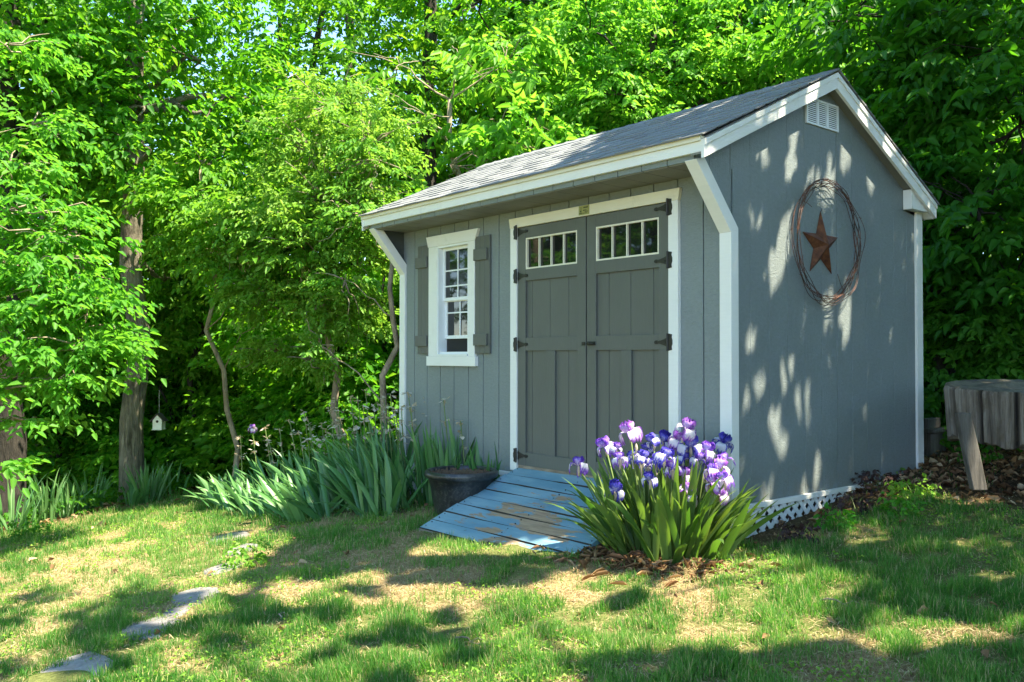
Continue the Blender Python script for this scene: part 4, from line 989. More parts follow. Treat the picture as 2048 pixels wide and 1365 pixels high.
# ---- trees and bushes further back: a few built once, then copied
def proto_tall(seed, lm, bkm):
    r = np.random.default_rng(seed); hh = 13
    bl = []
    for z in np.linspace(3.6, 13, 9):
        a = r.uniform(0, 6.28); q = r.uniform(.5, 1.7)*(1-.04*z); bl.append(((q*math.cos(a), q*math.sin(a), z), (1.9*(1.1-z/26), 1.9*(1.1-z/26), 1.0), 95))
    return make_tree('woodland_tree', 'x', (0, 0, -.6), (.3, .2, 12.5), .16, .05, bl, lm, bkm, R=.6, leaf=.14, T=4, Ml=6, absolute=False, group='trees of the wood behind the lawn')
def proto_bush(seed, lm):
    r = np.random.default_rng(seed); bl = []
    for k in range(7):
        a = r.uniform(0, 6.28); q = r.uniform(.1, 1.1); z = r.uniform(.5, 2.6); bl.append(((q*math.cos(a), q*math.sin(a), z), (.8, .8, .55), 62))
    return make_tree('understory_bush', 'x', (0, 0, -.3), (.1, 0, 2.2), .035, .015, bl, lm, M_['bark_dark'], R=.4, leaf=.10, T=4, Ml=6, absolute=False, group='bushes of the wood behind the lawn', cat='bush', shell=.1)
PT = [proto_tall(11, M_['leaf'], M_['bark_dark']), proto_tall(12, M_['leaf'], M_['bark']), proto_tall(13, M_['leaf_bright'], M_['bark_dark'])]
PB = [proto_bush(21, M_['leaf']), proto_bush(22, M_['leaf']), proto_bush(23, M_['leaf_bright'])]
def where(u, d, what='wood'):
    col = 'at the far left' if u < 200 else 'left of the birdhouse' if u < 330 else 'right of the birdhouse' if u < 480 else 'behind the spent irises' if u < 700 else 'above the left end of the roof' if u < 950 else 'above the middle of the roof' if u < 1300 else 'above the ridge end' if u < 1700 else 'at the right edge'
    return col
tall = [(-60, 15, 0), (60, 19, 1), (150, 24, 2), (230, 17, 0), (330, 21, 1), (350, 28, 2), (440, 17.5, 0), (520, 25, 2), (590, 19.5, 1), (760, 20, 0), (800, 27, 2), (930, 17.5, 1), (1010, 23, 2), (1100, 18, 0), (1180, 27, 1), (1260, 17, 2), (1370, 21, 0), (1460, 15.5, 2), (1560, 18, 0), (1640, 14, 1), (1720, 17, 2), (1800, 12.5, 0), (1900, 15, 2), (2000, 12, 1), (2110, 15, 2), (480, 34, 1), (250, 36, 0), (900, 34, 0), (1500, 28, 1), (-150, 22, 2), (620, 36, 2)]
words = ['broad crowned', 'open crowned', 'leaning', 'dense', 'tall slim', 'ragged', 'rounded', 'airy', 'full', 'narrow']
used = [False]*3
for i, (u, d, k) in enumerate(tall):
    b = gbase(u, d); lab = '%s %s woodland tree %s, %s' % (words[i % 10], ['dark', 'green', 'yellow'][k], where(u, d), 'nearest rank' if d < 17.6 else 'middle rank' if d < 24.5 else 'farthest rank')
    sc = rng.uniform(.85, 1.15)
    sz_ = sc*(.62 if u < 740 and d > 14 else .8)
    if not used[k]:
        o = PT[k]; used[k] = True; o.location = b; o['label'] = lab; o.rotation_euler = (0, 0, rng.uniform(0, 6.28)); o.scale = (sc, sc, sz_)
    else: copy_thing(PT[k], b, rng.uniform(0, 6.28), (sc, sc, sz_), lab)
bush = [(-30, 12, 0), (60, 13.5, 1), (120, 15.5, 2), (200, 13.6, 0), (230, 16, 1), (330, 13.2, 1), (370, 15, 0), (420, 17, 2), (450, 13.6, 1), (520, 14.6, 0), (560, 12.8, 1), (620, 13.8, 2), (660, 11.6, 1), (700, 13.4, 0), (760, 11.4, 1), (800, 13, 0), (860, 12.5, 2), (920, 14, 0), (1000, 13.5, 1), (1100, 14.5, 0), (1220, 14.0, 1), (1350, 13.4, 0), (1480, 13.0, 1), (1600, 12.4, 0), (1700, 11.6, 1), (1800, 10.6, 0), (1880, 10.4, 1), (1960, 9.9, 0), (2060, 9.6, 1), (280, 19, 2), (540, 19, 2), (150, 19, 0), (700, 18, 2)]
used = [False]*3
for i, (u, d, k) in enumerate(bush):
    b = gbase(u, d); lab = '%s bush %s, %s' % (['low', 'spreading', 'tangled', 'upright', 'dense', 'loose', 'leafy'][i % 7], where(u, d).replace('above', 'behind'), ['mid green', 'dark green', 'bright green'][k]+(', near fence' if d < 13.3 else ', deeper' if d < 15.6 else ', far back'))
    sc = rng.uniform(.8, 1.2)
    if not used[k]:
        o = PB[k]; used[k] = True; o.location = b; o['label'] = lab; o.scale = (sc,)*3
    else: copy_thing(PB[k], b, rng.uniform(0, 6.28), sc, lab)
# trees behind the camera that the window panes mirror
for i, (x, y, k) in enumerate(((-6.5, -8.5, 0), (-9.5, -10.5, 2), (-12.5, -12, 1), (-8, -13.5, 1), (-11, -8.5, 0), (-15, -9.5, 2), (-4, -11.5, 0))):
    copy_thing(PT[k], (x, y, -1.3), i*1.3, 1.0, 'tree on the far side of the yard behind the viewpoint, %s' % ['first', 'second', 'third', 'fourth', 'fifth', 'sixth', 'seventh'][i])
for i, (k, x, y, sc, lab) in enumerate(((0, 5.6, 6.4, .8, 'tree added outside the right picture edge to keep sky light off the side wall'), (1, 8.6, 2.2, .85, 'tree added well right of the side wall to keep sky light off it'), (2, 9.6, -3.2, .8, 'tree added right of the yard level with the ramp to hold back sky light'))):  # trees added out of view to block sky light from the side wall
    copy_thing(PT[k], (x, y, float(H(x, y))), i*2., sc, lab)
for i, (x, y, sc, lab) in enumerate(((5.2, 1.6, 1.1, 'bush in the row added right of the yard to dim the side wall'), (5.6, 3.6, 1.15, 'bush at the rear of the row added right of the yard to dim the wall'), (3.9, 5.4, 1.1, 'bush added at the back right corner of the yard to dim the side wall'), (6.4, -.6, 1.1, 'bush at the near end of the row added right of the yard to dim the wall'))):  # bush row added out of view, also screens sky from the side wall
    copy_thing(PB[i % 2], (x, y, float(H(x, y))), i*1.4, sc, lab)
# ground cover under the wood
def ground_cover():
    r = np.random.default_rng(77); n = 26000
    x = r.uniform(-17, 6, n); y = r.uniform(-6, 9, n); k = (edge_wood(x, y) > .9) & ((x < -6.9) | (y > 3.1)) & ~((x > -3.7) & (x < .1) & (y < 2.6)) & (fbm(x, y, 61) > .40); x, y = x[k], y[k]
    C = np.stack([x, y, Hz(x, y)+r.uniform(.01, .22, len(x))], 1); a = r.uniform(0, 6.28, len(x))
    V6, rn = sprays(C, np.stack([np.cos(a), np.sin(a), a*0+.2], 1), 2, 3, .12, .07, .6, .35, r)
    tag(link('ground_cover', leafmesh('ground_cover', V6, rn), M_['leaf_dark']), 'low green ground cover on the woodland floor', 'ground cover', kind='stuff')
ground_cover()
# ---------------------------------------------------------------- chain link fence and birdhouse
def fence():
    pts = [at(-120, 985, 12.7), at(52, 954, 13), at(201, 926, 13.4), at(298, 911, 13.8), at(405, 885, 14.3), at(500, 858, 15.0), at(584, 825, 16.2), at(700, 790, 17.5)]
    t = thing('chain_link_fence', (pts[3][0], pts[3][1], pts[3][2]-1.2), 'old galvanised chain link fence running through the dark wood beyond the lawn', 'fence')
    m = MB(); m.tube(pts, .017, 6); m.build('top_rail', M_['galv'], t)
    for p in pts:
        m = MB(); m.tube([p+np.array([0, 0, .04]), p-np.array([0, 0, 1.35])], .024, 7); m.build('post', M_['galv'], t)
    m = MB()
    for a, b in zip(pts[:-1], pts[1:]):
        l = np.linalg.norm((b-a)[:2]); n = int(l/.075); h = 1.15; st = int(h/.075)
        for i in range(-st, n):
            for s in (0, 1):
                i0, i1 = (i, i+st); q0 = max(i0, 0); q1 = min(i1, n)
                if q1 <= q0: continue
                f0 = (q0-i0)/st; f1 = (q1-i0)/st
                if s: z0, z1 = -h*(1-f0), -h*(1-f1)
                else: z0, z1 = -h*f0, -h*f1
                A = a+(b-a)*q0/n+np.array([0, 0, z0]); B_ = a+(b-a)*q1/n+np.array([0, 0, z1]); w_ = np.array([0, 0, .0022])
                m.add([A-w_, B_-w_, B_+w_, A+w_], [(0, 1, 2, 3)])
    m.build('wire_mesh', M_['galv'], t)
fence()
def birdhouse():
    c = at(318, 845, 9.9); t = thing('birdhouse', (c[0], c[1], c[2]-.07), 'small white birdhouse with a dark pitched roof hanging from a wire', 'birdhouse')
    o = bpy.data.objects
    ang = .9; ca, sa = math.cos(ang), math.sin(ang)
    def W(V): return [(c[0]+x*ca-y*sa, c[1]+x*sa+y*ca, c[2]+z) for x, y, z in V]
    def prism(poly, a0, a1):
        n = len(poly); V = [(p[0], a0, p[1]) for p in poly]+[(p[0], a1, p[1]) for p in poly]
        return W(V), [tuple(range(n))[::-1], tuple(range(n, 2*n))]+[(i, (i+1) % n, n+(i+1) % n, n+i) for i in range(n)]
    m = MB(); m.add(*prism([(-.05, -.075), (.05, -.075), (.05, .03), (0, .085), (-.05, .03)], -.055, .055)); m.build('house_body', M_['bhwhite'], t)
    m = MB(); m.add(*prism([(-.075, .01), (0, .092), (0, .105), (-.085, .012)], -.07, .07)); m.add(*prism([(0.0005, .092), (.075, .01), (.085, .012), (.0005, .105)], -.07, .07)); m.build('house_roof', M_['bhroof'], t)
    m = MB(); 
    for s in (-1, 1):
        V = [(.016*math.cos(k*.785), s*.0565, .012+.016*math.sin(k*.785)) for k in range(8)]; m.add(W(V), [tuple(range(8))[::s]])
    m.build('entrance_hole', M_['dark'], t)
    m = MB(); m.add(*prism([(-.055, -.083), (.055, -.083), (.055, -.0755), (-.055, -.0755)], -.065, .075)); m.build('house_floor', M_['bhwhite'], t)
    m = MB(); m.tube([c+np.array([0, 0, .10]), c+np.array([0, 0, .36])], .003, 5); m.build('hanging_wire', M_['galv'], t)
birdhouse()
# ---------------------------------------------------------------- irises
def ribbons(base, az, th0, th1, Ln, Wd, tw, seg=8, fold=.18):
    "sword leaves: base (n,3), heading az, lean th0 at base growing to th0+th1 at the tip (radians from vertical)"
    n = len(base); s = np.linspace(0, 1, seg+1); P = np.zeros((n, seg+1, 3)); P[:, 0] = base; Tn = np.zeros_like(P)
    for i in range(seg+1):
        th = th0+th1*s[i]**2.2; d = np.stack([np.cos(az)*np.sin(th), np.sin(az)*np.sin(th), np.cos(th)], 1); Tn[:, i] = d
        if i < seg: P[:, i+1] = P[:, i]+d*(Ln/seg)[:, None]
    side0 = np.stack([-np.sin(az+tw), np.cos(az+tw), az*0], 1)
    S = side0[:, None]-Tn*np.sum(side0[:, None]*Tn, -1, keepdims=True); S = unit(S); N = np.cross(Tn, S)
    wp = np.where(s < .55, .72+.28*np.sin(s/.55*math.pi*.5), np.clip(1-((s-.55)/.45)**1.7, 0, 1)); wp[-1] = .02
    w_ = Wd[:, None]*wp[None]*.5
    A = P-S*w_[..., None]; C = P+S*w_[..., None]; Bm = P+N*(w_*fold*2)[..., None]
    V = np.stack([A, Bm, C], 2).reshape(n, (seg+1)*3, 3)
    f = []
    for i in range(seg):
        for k in (0, 1): f.append((i*3+k, i*3+k+1, (i+1)*3+k+1, (i+1)*3+k))
    f = np.array(f); F = (f[None]+(np.arange(n)*(seg+1)*3)[:, None, None]).reshape(-1, 4)
    return V.reshape(-1, 3), F, (seg+1)*3
def leaf_part(parent, m, *a, rnd=None, **k):
    V, F, q = ribbons(*a, **k); me = raw_mesh('leaves', V, F, {'rnd': np.repeat(rnd, q)}, True); o = link('leaves', me, m); put(o, parent); return o
def petal_grid(kind, r, seed):
    "one iris bloom, about 1 unit = 1 m; three standards, three falls"
    V = []; F = []; A = []; U, Q = 11, 13
    rr = np.random.default_rng(seed)
    for p in range(6):
        fall = p >= 3; az = 2*math.pi*(p % 3)/3+(math.pi/3 if fall else 0)+rr.uniform(-.15, .15); b = len(V); ph = rr.uniform(0, 6, 3); sz = rr.uniform(.9, 1.1)*(1.0 if not fall else 1.05)
        for i in range(U):
            u = i/(U-1)
            for j in range(Q):
                v = j/(Q-1)*2-1
                wid = (.009+.033*math.sin(min(1, u*1.15)*math.pi*.62)**.8)*sz
                if u > .85: wid *= 1-((u-.85)/.15)**2*.35
                if fall: rad = .014+.05*math.sin(u*1.9); z = .012+.028*math.sin(u*2.6)-.062*u**1.8
                else: rad = .012+.036*math.sin(u*2.5)-.012*u; z = .008+.078*u-.012*u**4
                ruf = .0125*u*max(abs(v), u**3*.8)**1.2*(math.sin(11*v+5*u+ph[0])+.8*math.sin(19*v+7*u+ph[1])); ruf2 = .010*u*math.sin(14*u+9*v+ph[2])*max(abs(v), u**3)
                lx = rad*sz+ruf*(1 if not fall else .3)+(-.014*v*v if not fall else -.006*v*v); ly = v*wid*(1-.06*abs(v)); lz = z*sz+ruf2+ruf*(1 if fall else .2)-(.01*v*v*u if fall else -.0)
                V.append((lx*math.cos(az)-ly*math.sin(az), lx*math.sin(az)+ly*math.cos(az), lz))
                e = max(abs(v)**2.2, u**3.0); 
                if not fall: e = .30+.6*e
                else: e = max(abs(v)**4, u**6)*1.0-.12
                A.append(e)
        for i in range(U-1):
            for j in range(Q-1): q = b+i*Q+j; F.append((q, q+1, q+Q+1, q+Q))
    return np.array(V), F, A
BL = {}
for k, mk in enumerate(('petal_violet', 'petal_blue', 'petal_lilac')):
    for s in range(2):
        V, F, A = petal_grid('b', rng, 50+k*3+s); BL[(k, s)] = (raw_mesh('bloom', V, F, {'rnd': A}, True), M_[mk])
        BL[(k, s)][0].materials.append(M_[mk])
def bloom(parent, p, k, sc, i):
    me, _ = BL[(k, i % 2)]; o = bpy.data.objects.new('bloom', me); scene.collection.objects.link(o); put(o, parent)
    o.location = [float(a) for a in p]; o.rotation_euler = (random.uniform(-.45, .45), random.uniform(-.45, .45), random.uniform(0, 6.28)); o.scale = (sc,)*3
    return o
def iris_clump_main():
    r = np.random.default_rng(5); c = np.array([-.13, -.46]); bz_ = float(H(*c))
    t = thing('iris_clump', (c[0], c[1], bz_), 'large clump of purple and white bearded irises in full bloom beside the ramp', 'iris clump')
    n = 210; a = r.uniform(0, 6.28, n); q = .34*np.sqrt(r.uniform(0, 1, n)); x = c[0]+q*np.cos(a)*1.15; y = c[1]+q*np.sin(a)*.75
    base = np.stack([x, y, H(x, y)-.01], 1); az = np.arctan2(y-c[1], x-c[0])+r.normal(size=n)*.5
    th0 = np.clip(q/.34*.66+r.normal(size=n)*.15, .02, 1.15); th1 = r.uniform(.05, 1.0, n)*(.3+q/.34*.9)
    # camera-facing flats: leaves of a fan lie roughly square to the open side
    leaf_part(t, M_['iris_leaf'], base, az, th0, th1, r.uniform(.38, .64, n)*(1-.1*(q/.34)), r.uniform(.036, .058, n), r.normal(size=n)*.6, rnd=r.uniform(0, 1, n))
    n = 34; a = r.uniform(0, 6.28, n); q = .22*np.sqrt(r.uniform(0, 1, n)); x = c[0]+q*np.cos(a)*1.25; y = c[1]+q*np.sin(a)*.8
    leaf_part(t, M_['iris_leaf'], np.stack([x, y, H(x, y)-.01], 1), a, np.clip(q*.9+r.normal(size=n)*.07, .01, .5), r.uniform(0, .35, n), r.uniform(.48, .68, n), r.uniform(.030, .046, n), r.normal(size=n)*.7, rnd=r.uniform(.2, 1, n))
    FL = [(1261, 852, 2, 1.15), (1213, 880, 0, 1.1), (1157, 918, 0, 1.0), (1372, 845, 2, 1.15), (1325, 868, 1, 1.1), (1353, 866, 2, .95), (1381, 880, 1, 1.25), (1296, 884, 1, .7), (1268, 904, 1, .95), (1285, 903, 1, .8), (1328, 902, 1, 1.1), (1296, 920, 1, .9), (1318, 908, 1, .9), (1412, 890, 0, 1.05), (1447, 872, 1, 1.1), (1451, 910, 0, .9), (1438, 924, 2, 1.0), (1368, 940, 2, 1.05), (1375, 970, 2, 1.0), (1434, 955, 2, 1.15), (1450, 945, 0, .9), (1230, 968, 1, 1.05), (1300, 945, 1, .8), (1345, 925, 0, .9), (1418, 905, 1, .8), (1395, 905, 0, .85), (1240, 905, 0, .8), (1342, 885, 1, .9), (1365, 905, 1, .9), (1308, 868, 1, .8), (1425, 930, 0, .9), (1440, 975, 2, .9), (1232, 882, 0, .7)]
    st = MB(); bd = MB()
    for i, (u, v, k, sc) in enumerate(FL):
        d = 4.86+.28*((i*37) % 10)/10+(.12 if v < 900 else 0)-(.12 if v > 930 else 0); p = at(u, v+17, d); bloom(t, p, k, sc*.80, i)
        b = np.array([c[0]+(p[0]-c[0])*.45+r.uniform(-.04, .04), c[1]+(p[1]-c[1])*.45+r.uniform(-.04, .04), 0]); b[2] = float(H(b[0], b[1]))
        st.tube([b, (b+p)/2+np.array([r.uniform(-.02, .02), r.uniform(-.02, .02), .02]), p+np.array([0, 0, -.01])], [.006, .005, .0045], 6)
        bd.tube([p+np.array([0, 0, -.05]), p+np.array([.003, 0, -.02]), p+np.array([0, 0, .012])], [.004, .009, .005], 6)
        if i % 3 == 0:
            e = p+np.array([r.uniform(-.05, .05), r.uniform(-.03, .03), r.uniform(-.10, .02)]); bd.tube([p+np.array([0, 0, -.12]), e-np.array([0, 0, .03]), e, e+np.array([0, 0, .02])], [.003, .006, .009, .002], 6)
    st.build('flower_stalks', M_['stalk'], t, True)['kind'] = 'stuff'; o = bd.build('papery_sheaths', M_['withered'], t, True); o['kind'] = 'stuff'
iris_clump_main()
def withered_flower(m, p, r, s=1.0):
    for k in range(5):
        a = r.uniform(0, 6.28); d = np.array([math.cos(a), math.sin(a), r.uniform(-.9, .7)])*r.uniform(.022, .044)*s; q = p+d*.3; w_ = np.cross(d, [0, 0, 1]); w_ = w_/np.linalg.norm(w_)*r.uniform(.012, .022)*s
        m.add([q, q+d*.5+w_+r.normal(size=3)*.003, q+d+r.normal(size=3)*.004, q+d*.5-w_+r.normal(size=3)*.003], [(0, 1, 2, 3)], r.uniform(.2, 1))
def stalk(parent, b, p, r, fresh=False):
    s = MB(); b = np.array(b); mid = (b+p)/2+np.array([r.uniform(-.02, .02), r.uniform(-.02, .02), .01]); s.tube([b, mid, p], [.007, .006, .004], 5)
    n1 = len(s.f); w_ = MB(); L_ = p-mid; fs = (0, .33, .62) if r.random() < .7 else (0, .45)
    for f in fs:
        q = p-L_*f+r.normal(size=3)*.006; withered_flower(w_, q+np.array([r.uniform(-.014, .014), 0, 0]), r, 1.15)
        w_.tube([p-L_*(f+.12), q+np.array([0, 0, -.015]), q+np.array([0, 0, .004])], [.003, .0065, .004], 5, rnd=.1)
    n = len(s.v); F1 = list(s.f); V = s.v+w_.v; F = F1+[tuple(i+n for i in f) for f in w_.f]
    me = raw_mesh('flower_stalk', np.array(V), F, {'rnd': s.r+w_.r}, False, [0]*len(F1)+[1]*len(w_.f)); o = link('flower_stalk', me, [M_['stalk'], M_['withered']]); put(o, parent)
# long bed of irises past flowering, left of the pot
SP = [(481, 867), (505, 853), (538, 880), (560, 857), (579, 835), (616, 832), (620, 849), (644, 845), (652, 856), (659, 816), (665, 850), (679, 835), (676, 815), (702, 794), (727, 807), (736, 832), (748, 813), (768, 791), (775, 803), (803, 810), (816, 781), (851, 794), (887, 797), (921, 838), (635, 880), (714, 848), (794, 838), (755, 800), (762, 822), (690, 860), (648, 872), (530, 850), (598, 858), (670, 795), (716, 795), (731, 780), (780, 785), (790, 815), (608, 820), (822, 812), (740, 858), (705, 822)]
def bed():
    r = np.random.default_rng(17)
    CL = [(-5.05, -.95, .30, 'leftmost sunlit clump of spent irises, spilling onto the lawn', 56), (-4.55, -.62, .30, 'sunlit clump of spent irises second from the left end of the bed', 58), (-4.25, -1.02, .26, 'low sunlit iris clump at the front left of the bed, leaves nearly flat', 44),
          (-3.85, -.62, .30, 'half shaded iris clump in the middle of the bed', 56), (-3.55, -.98, .25, 'front iris clump with drooping tips above the grass edge', 40), (-4.25, -.1, .30, 'iris clump at the back of the bed left of the shed corner', 50), (-3.3, -.48, .28, 'shaded iris clump in front of the white corner board', 54),
          (-2.95, -.62, .24, 'deep green iris clump just left of the black pot', 46), (-3.6, -.15, .22, 'iris clump tucked against the shed corner', 40), (-2.75, -.22, .20, 'upright iris fans against the wall behind the black pot', 34), (-2.25, -.14, .13, 'small iris fan between the black pot and the door trim', 16)]
    roots = []
    for i, (x0, y0, rad, lab, n) in enumerate(CL):
        t = thing('iris_clump', (x0, y0, float(H(x0, y0))), lab, 'iris clump', 'spent irises in the bed left of the ramp'); roots.append((t, x0, y0))
        n = int(n*1.45); a = r.uniform(0, 6.28, n); q = rad*np.sqrt(r.uniform(0, 1, n)); x = x0+q*np.cos(a)*1.2; y = y0+q*np.sin(a)*.8
        base = np.stack([x, y, H(x, y)-.01], 1)
        up = i >= 9
        lean = math.atan2(-.45, -1.0)                       # everything leans toward the light of the lawn
        az = np.where(r.random(n) < (.8 if not up else .3), lean+r.normal(size=n)*.55, a)
        th0 = np.clip((.12 if up else .72 if i in (0, 2, 4) else .45)+r.normal(size=n)*.24, .03, 1.25); th1 = r.uniform(.1, .9, n)*(1 if not up else .5)
        Ln = r.uniform(.48, .82, n)*(1 if not up else .92)
        Ln *= (.60, .70, .60, .80, .70, .86, .92, .92, .95, 1, .75)[i]
        leaf_part(t, M_['iris_leaf_blue'], base, az, th0, th1, Ln, r.uniform(.036, .056, n), r.normal(size=n)*.7, rnd=r.uniform(0, 1, n))
    for (u, v) in SP:
        d = 8.6-(u-480)/(925-480)*1.5+r.uniform(-.15, .25)
        if u > 640: d += .25
        p = at(u, v+4, d); j = min(range(len(roots)), key=lambda k: (roots[k][1]-p[0]-.02)**2+(roots[k][2]-p[1])**2); t = roots[j][0]
        b = np.array([p[0]+.12+r.uniform(-.03, .08), p[1]+.02, 0]); b[2] = float(H(b[0], b[1])); stalk(t, b, p, r)
        if (u, v) == (505, 853): bloom(t, p+np.array([0, 0, -.01]), 2, .6, 0)
bed()
# small iris clumps along the foot of the wood
def edge_irises():
    r = np.random.default_rng(23)
    L_ = [(22, 1068, 10, .62, 'tall pale iris fan at the extreme left edge of the picture'), (92, 1045, 12, .62, 'iris fan with one tall upright leaf, second from the left edge'), (138, 1035, 12, .4, 'short bright iris tuft between two taller fans'), (178, 1022, 14, .55, 'blue green iris fan left of the thick bare trunk'), (222, 1008, 12, .42, 'low iris tuft at the left foot of the thick bare trunk'),
          (292, 1006, 22, .5, 'full iris clump at the right foot of the thick bare trunk'), (350, 992, 5, .5, 'thin iris with two tall leaves right of the thick bare trunk'), (60, 1062, 6, .3, 'tiny iris sprout near the left picture edge'), (262, 1012, 8, .3, 'short iris sprout directly in front of the thick bare trunk')]
    for (u, v, n, h, lab) in L_:
        c = gpt(u, v); t = thing('iris_plant', c, lab, 'iris plant', 'small irises along the edge of the wood')
        a = r.uniform(0, 6.28, n*2); n2 = n*2; q = r.uniform(0, .16, n2); x = c[0]+q*np.cos(a); y = c[1]+q*np.sin(a); base = np.stack([x, y, H(x, y)-.01], 1)
        leaf_part(t, M_['iris_leaf_blue'], base, a, np.clip(r.normal(size=n2)*.25+.28, .03, .9), r.uniform(0, .8, n2), h*r.uniform(.6, 1.1, n2), r.uniform(.024, .036, n2), r.normal(size=n2)*.7, rnd=r.uniform(.2, 1, n2))
edge_irises()

# ---------------------------------------------------------------- lawn: grass, clover, thatch, fallen leaves
def frustum(x, y, m=.06):
    dx = x-CAM[0]; dy = y-CAM[1]; d = dx*F_[0]+dy*F_[1]; s = dx*R2[0]+dy*R2[1]
    return (d > 2.4) & (np.abs(s) < (.585+m)*d+.3), d
def blocked(x, y, m=0.):
    k = (x > -L-.0) & (x < .01+m) & (y > -.0) & (y < D)
    k |= (x > -1.99-m) & (x < -.5+m) & (y > -.95-m) & (y < 0)
    k |= ((x-pc[0])**2+(y-pc[1])**2) < .2**2
    for s in STO: k |= ((x-s[0])**2+(y-s[1])**2) < ((s[2]+s[3])*.5*.68)**2
    return k
def grass():
    r = np.random.default_rng(99)
    N0 = 800000; u = r.random(N0); d = 2.6*(13/2.6)**u                     # denser near, thinner far
    s = r.uniform(-.66, .66, N0)*d; x = CAM[0]+d*F_[0]+s*R2[0]; y = CAM[1]+d*F_[1]+s*R2[1]
    # clumping
    gr = greenness(x, y); wd = edge_wood(x, y); tuft = fbm(x*9, y*9, 51, 2)
    pr = (np.clip(gr*1.0+.14, 0, 1))*np.clip((tuft-.26)*3.4, .08, 1)*(1-.97*np.clip(wd*1.4, 0, 1))
    k = (r.random(N0) < pr*.85) & ~blocked(x, y); x, y, d, gr, tuft = x[k], y[k], d[k], gr[k], tuft[k]; n = len(x)
    z = Hz(x, y)
    h = (.024+.055*np.clip((tuft-.35)*2.2, 0, 1)*(.5+.5*gr))*r.uniform(.55, 1.35, n)
    far = np.clip((d-5)/8, 0, 1); wdt = (.0032+.0045*far)*r.uniform(.7, 1.3, n); h *= 1+.15*far
    az = r.uniform(0, 6.28, n); lean = np.abs(r.normal(size=n))*.45+.12
    tipo = np.stack([np.cos(az)*np.sin(lean)*h, np.sin(az)*np.sin(lean)*h, np.cos(lean)*h], 1)
    S = np.stack([-np.sin(az+r.normal(size=n)*.8), np.cos(az), az*0], 1); S = unit(S)*wdt[:, None]*.5
    b = np.stack([x, y, z-.004], 1); mdl = b+tipo*.5+np.array([0, 0, 1])*(h*.12)[:, None]
    V = np.stack([b-S, b+S, mdl+S*.8, mdl-S*.8, b+tipo], 1)
    rn = np.clip(.15+.75*fbm(x*1.7, y*1.7, 63)+r.normal(size=n)*.14-.15*tuft-.1*gr, 0, 1); rn = np.where(r.random(n) < .15, r.uniform(.85, 1, n), rn*.88)
    base = np.arange(n)[:, None]*5
    me = bpy.data.meshes.new('grass'); F4 = base+np.array([0, 1, 2, 3]); F3 = base+np.array([3, 2, 4])
    me.vertices.add(n*5); me.vertices.foreach_set('co', V.astype(np.float32).ravel())
    loops = np.concatenate([F4, F3], 1).ravel().astype(np.int32); me.loops.add(n*7); me.loops.foreach_set('vertex_index', loops)
    me.polygons.add(2*n); ls = np.stack([np.arange(n)*7, np.arange(n)*7+4], 1).ravel().astype(np.int32); me.polygons.foreach_set('loop_start', ls)
    me.update(calc_edges=True); a_ = me.attributes.new('rnd', 'FLOAT', 'POINT'); a_.data.foreach_set('value', np.repeat(rn, 5).astype(np.float32))
    tag(link('grass', me, M_['grass']), 'patchy short green grass of the lawn', 'grass', kind='stuff')
    print('grass blades', n)
grass()
def clover():
    r = np.random.default_rng(101); N0 = 42000; d = 2.6*(11/2.6)**r.random(N0); s = r.uniform(-.64, .64, N0)*d; x = CAM[0]+d*F_[0]+s*R2[0]; y = CAM[1]+d*F_[1]+s*R2[1]
    k = (fbm(x*1.9+7, y*1.9, 111) > .53) & (edge_wood(x, y) < .5) & ~blocked(x, y) & (r.random(N0) < .8); x, y = x[k], y[k]; n = len(x)
    P = np.stack([x, y, Hz(x, y)+r.uniform(.008, .035, n)], 1); a = r.uniform(0, 6.28, n); D_ = np.stack([np.cos(a), np.sin(a), a*0-.1], 1); N_ = np.array([0, 0, 1.])+r.normal(size=(n, 3))*.35
    sz = r.uniform(.010, .020, n)*(1+.6*np.clip((d[k]-5)/6, 0, 1)); V6 = leafgeo(P, D_, N_, sz, sz*.85)
    tag(link('clover', leafmesh('clover', V6, r.uniform(.0, .9, n)), M_['leaf_pale']), 'low clover and weeds scattered through the lawn', 'clover', kind='stuff')
clover()
def thatch():
    r = np.random.default_rng(103); N0 = 230000; d = 2.6*(11/2.6)**r.random(N0); s = r.uniform(-.64, .64, N0)*d; x = CAM[0]+d*F_[0]+s*R2[0]; y = CAM[1]+d*F_[1]+s*R2[1]
    k = ~blocked(x, y) & (r.random(N0) < (.25+.75*(1-greenness(x, y)))*(1-.55*edge_wood(x, y))); x, y, d = x[k], y[k], d[k]; n = len(x)
    a = r.uniform(0, 6.28, n); l = r.uniform(.012, .045, n); w_ = r.uniform(.0007, .0016, n)*(1+.9*np.clip((d-4)/6, 0, 1)); dz = r.normal(size=n)*.006
    z = Hz(x, y)+r.uniform(.001, .012, n); D_ = np.stack([np.cos(a)*l, np.sin(a)*l, dz], 1); S = np.stack([-np.sin(a)*w_, np.cos(a)*w_, a*0], 1); b = np.stack([x, y, z], 1)
    bow = np.array([0, 0, 1.])*(l*.12)[:, None]; q = S*r.normal(size=n)[:, None]*4
    V = np.stack([b-S, b+S, b+D_*.5+S+bow+q, b+D_*.5-S+bow+q, b+D_+S, b+D_-S], 1)
    base = np.arange(n)[:, None]*6; F = np.concatenate([base+np.array([0, 1, 2, 3]), base+np.array([3, 2, 4, 5])], 1).reshape(-1, 4)
    me = raw_mesh('dry_thatch', V.reshape(-1, 3), F, {'rnd': np.repeat(r.uniform(0, 1, n), 6)})
    tag(link('dry_thatch', me, M_['straw']), 'dry straw thatch lying between the grass patches', 'thatch', kind='stuff')
thatch()
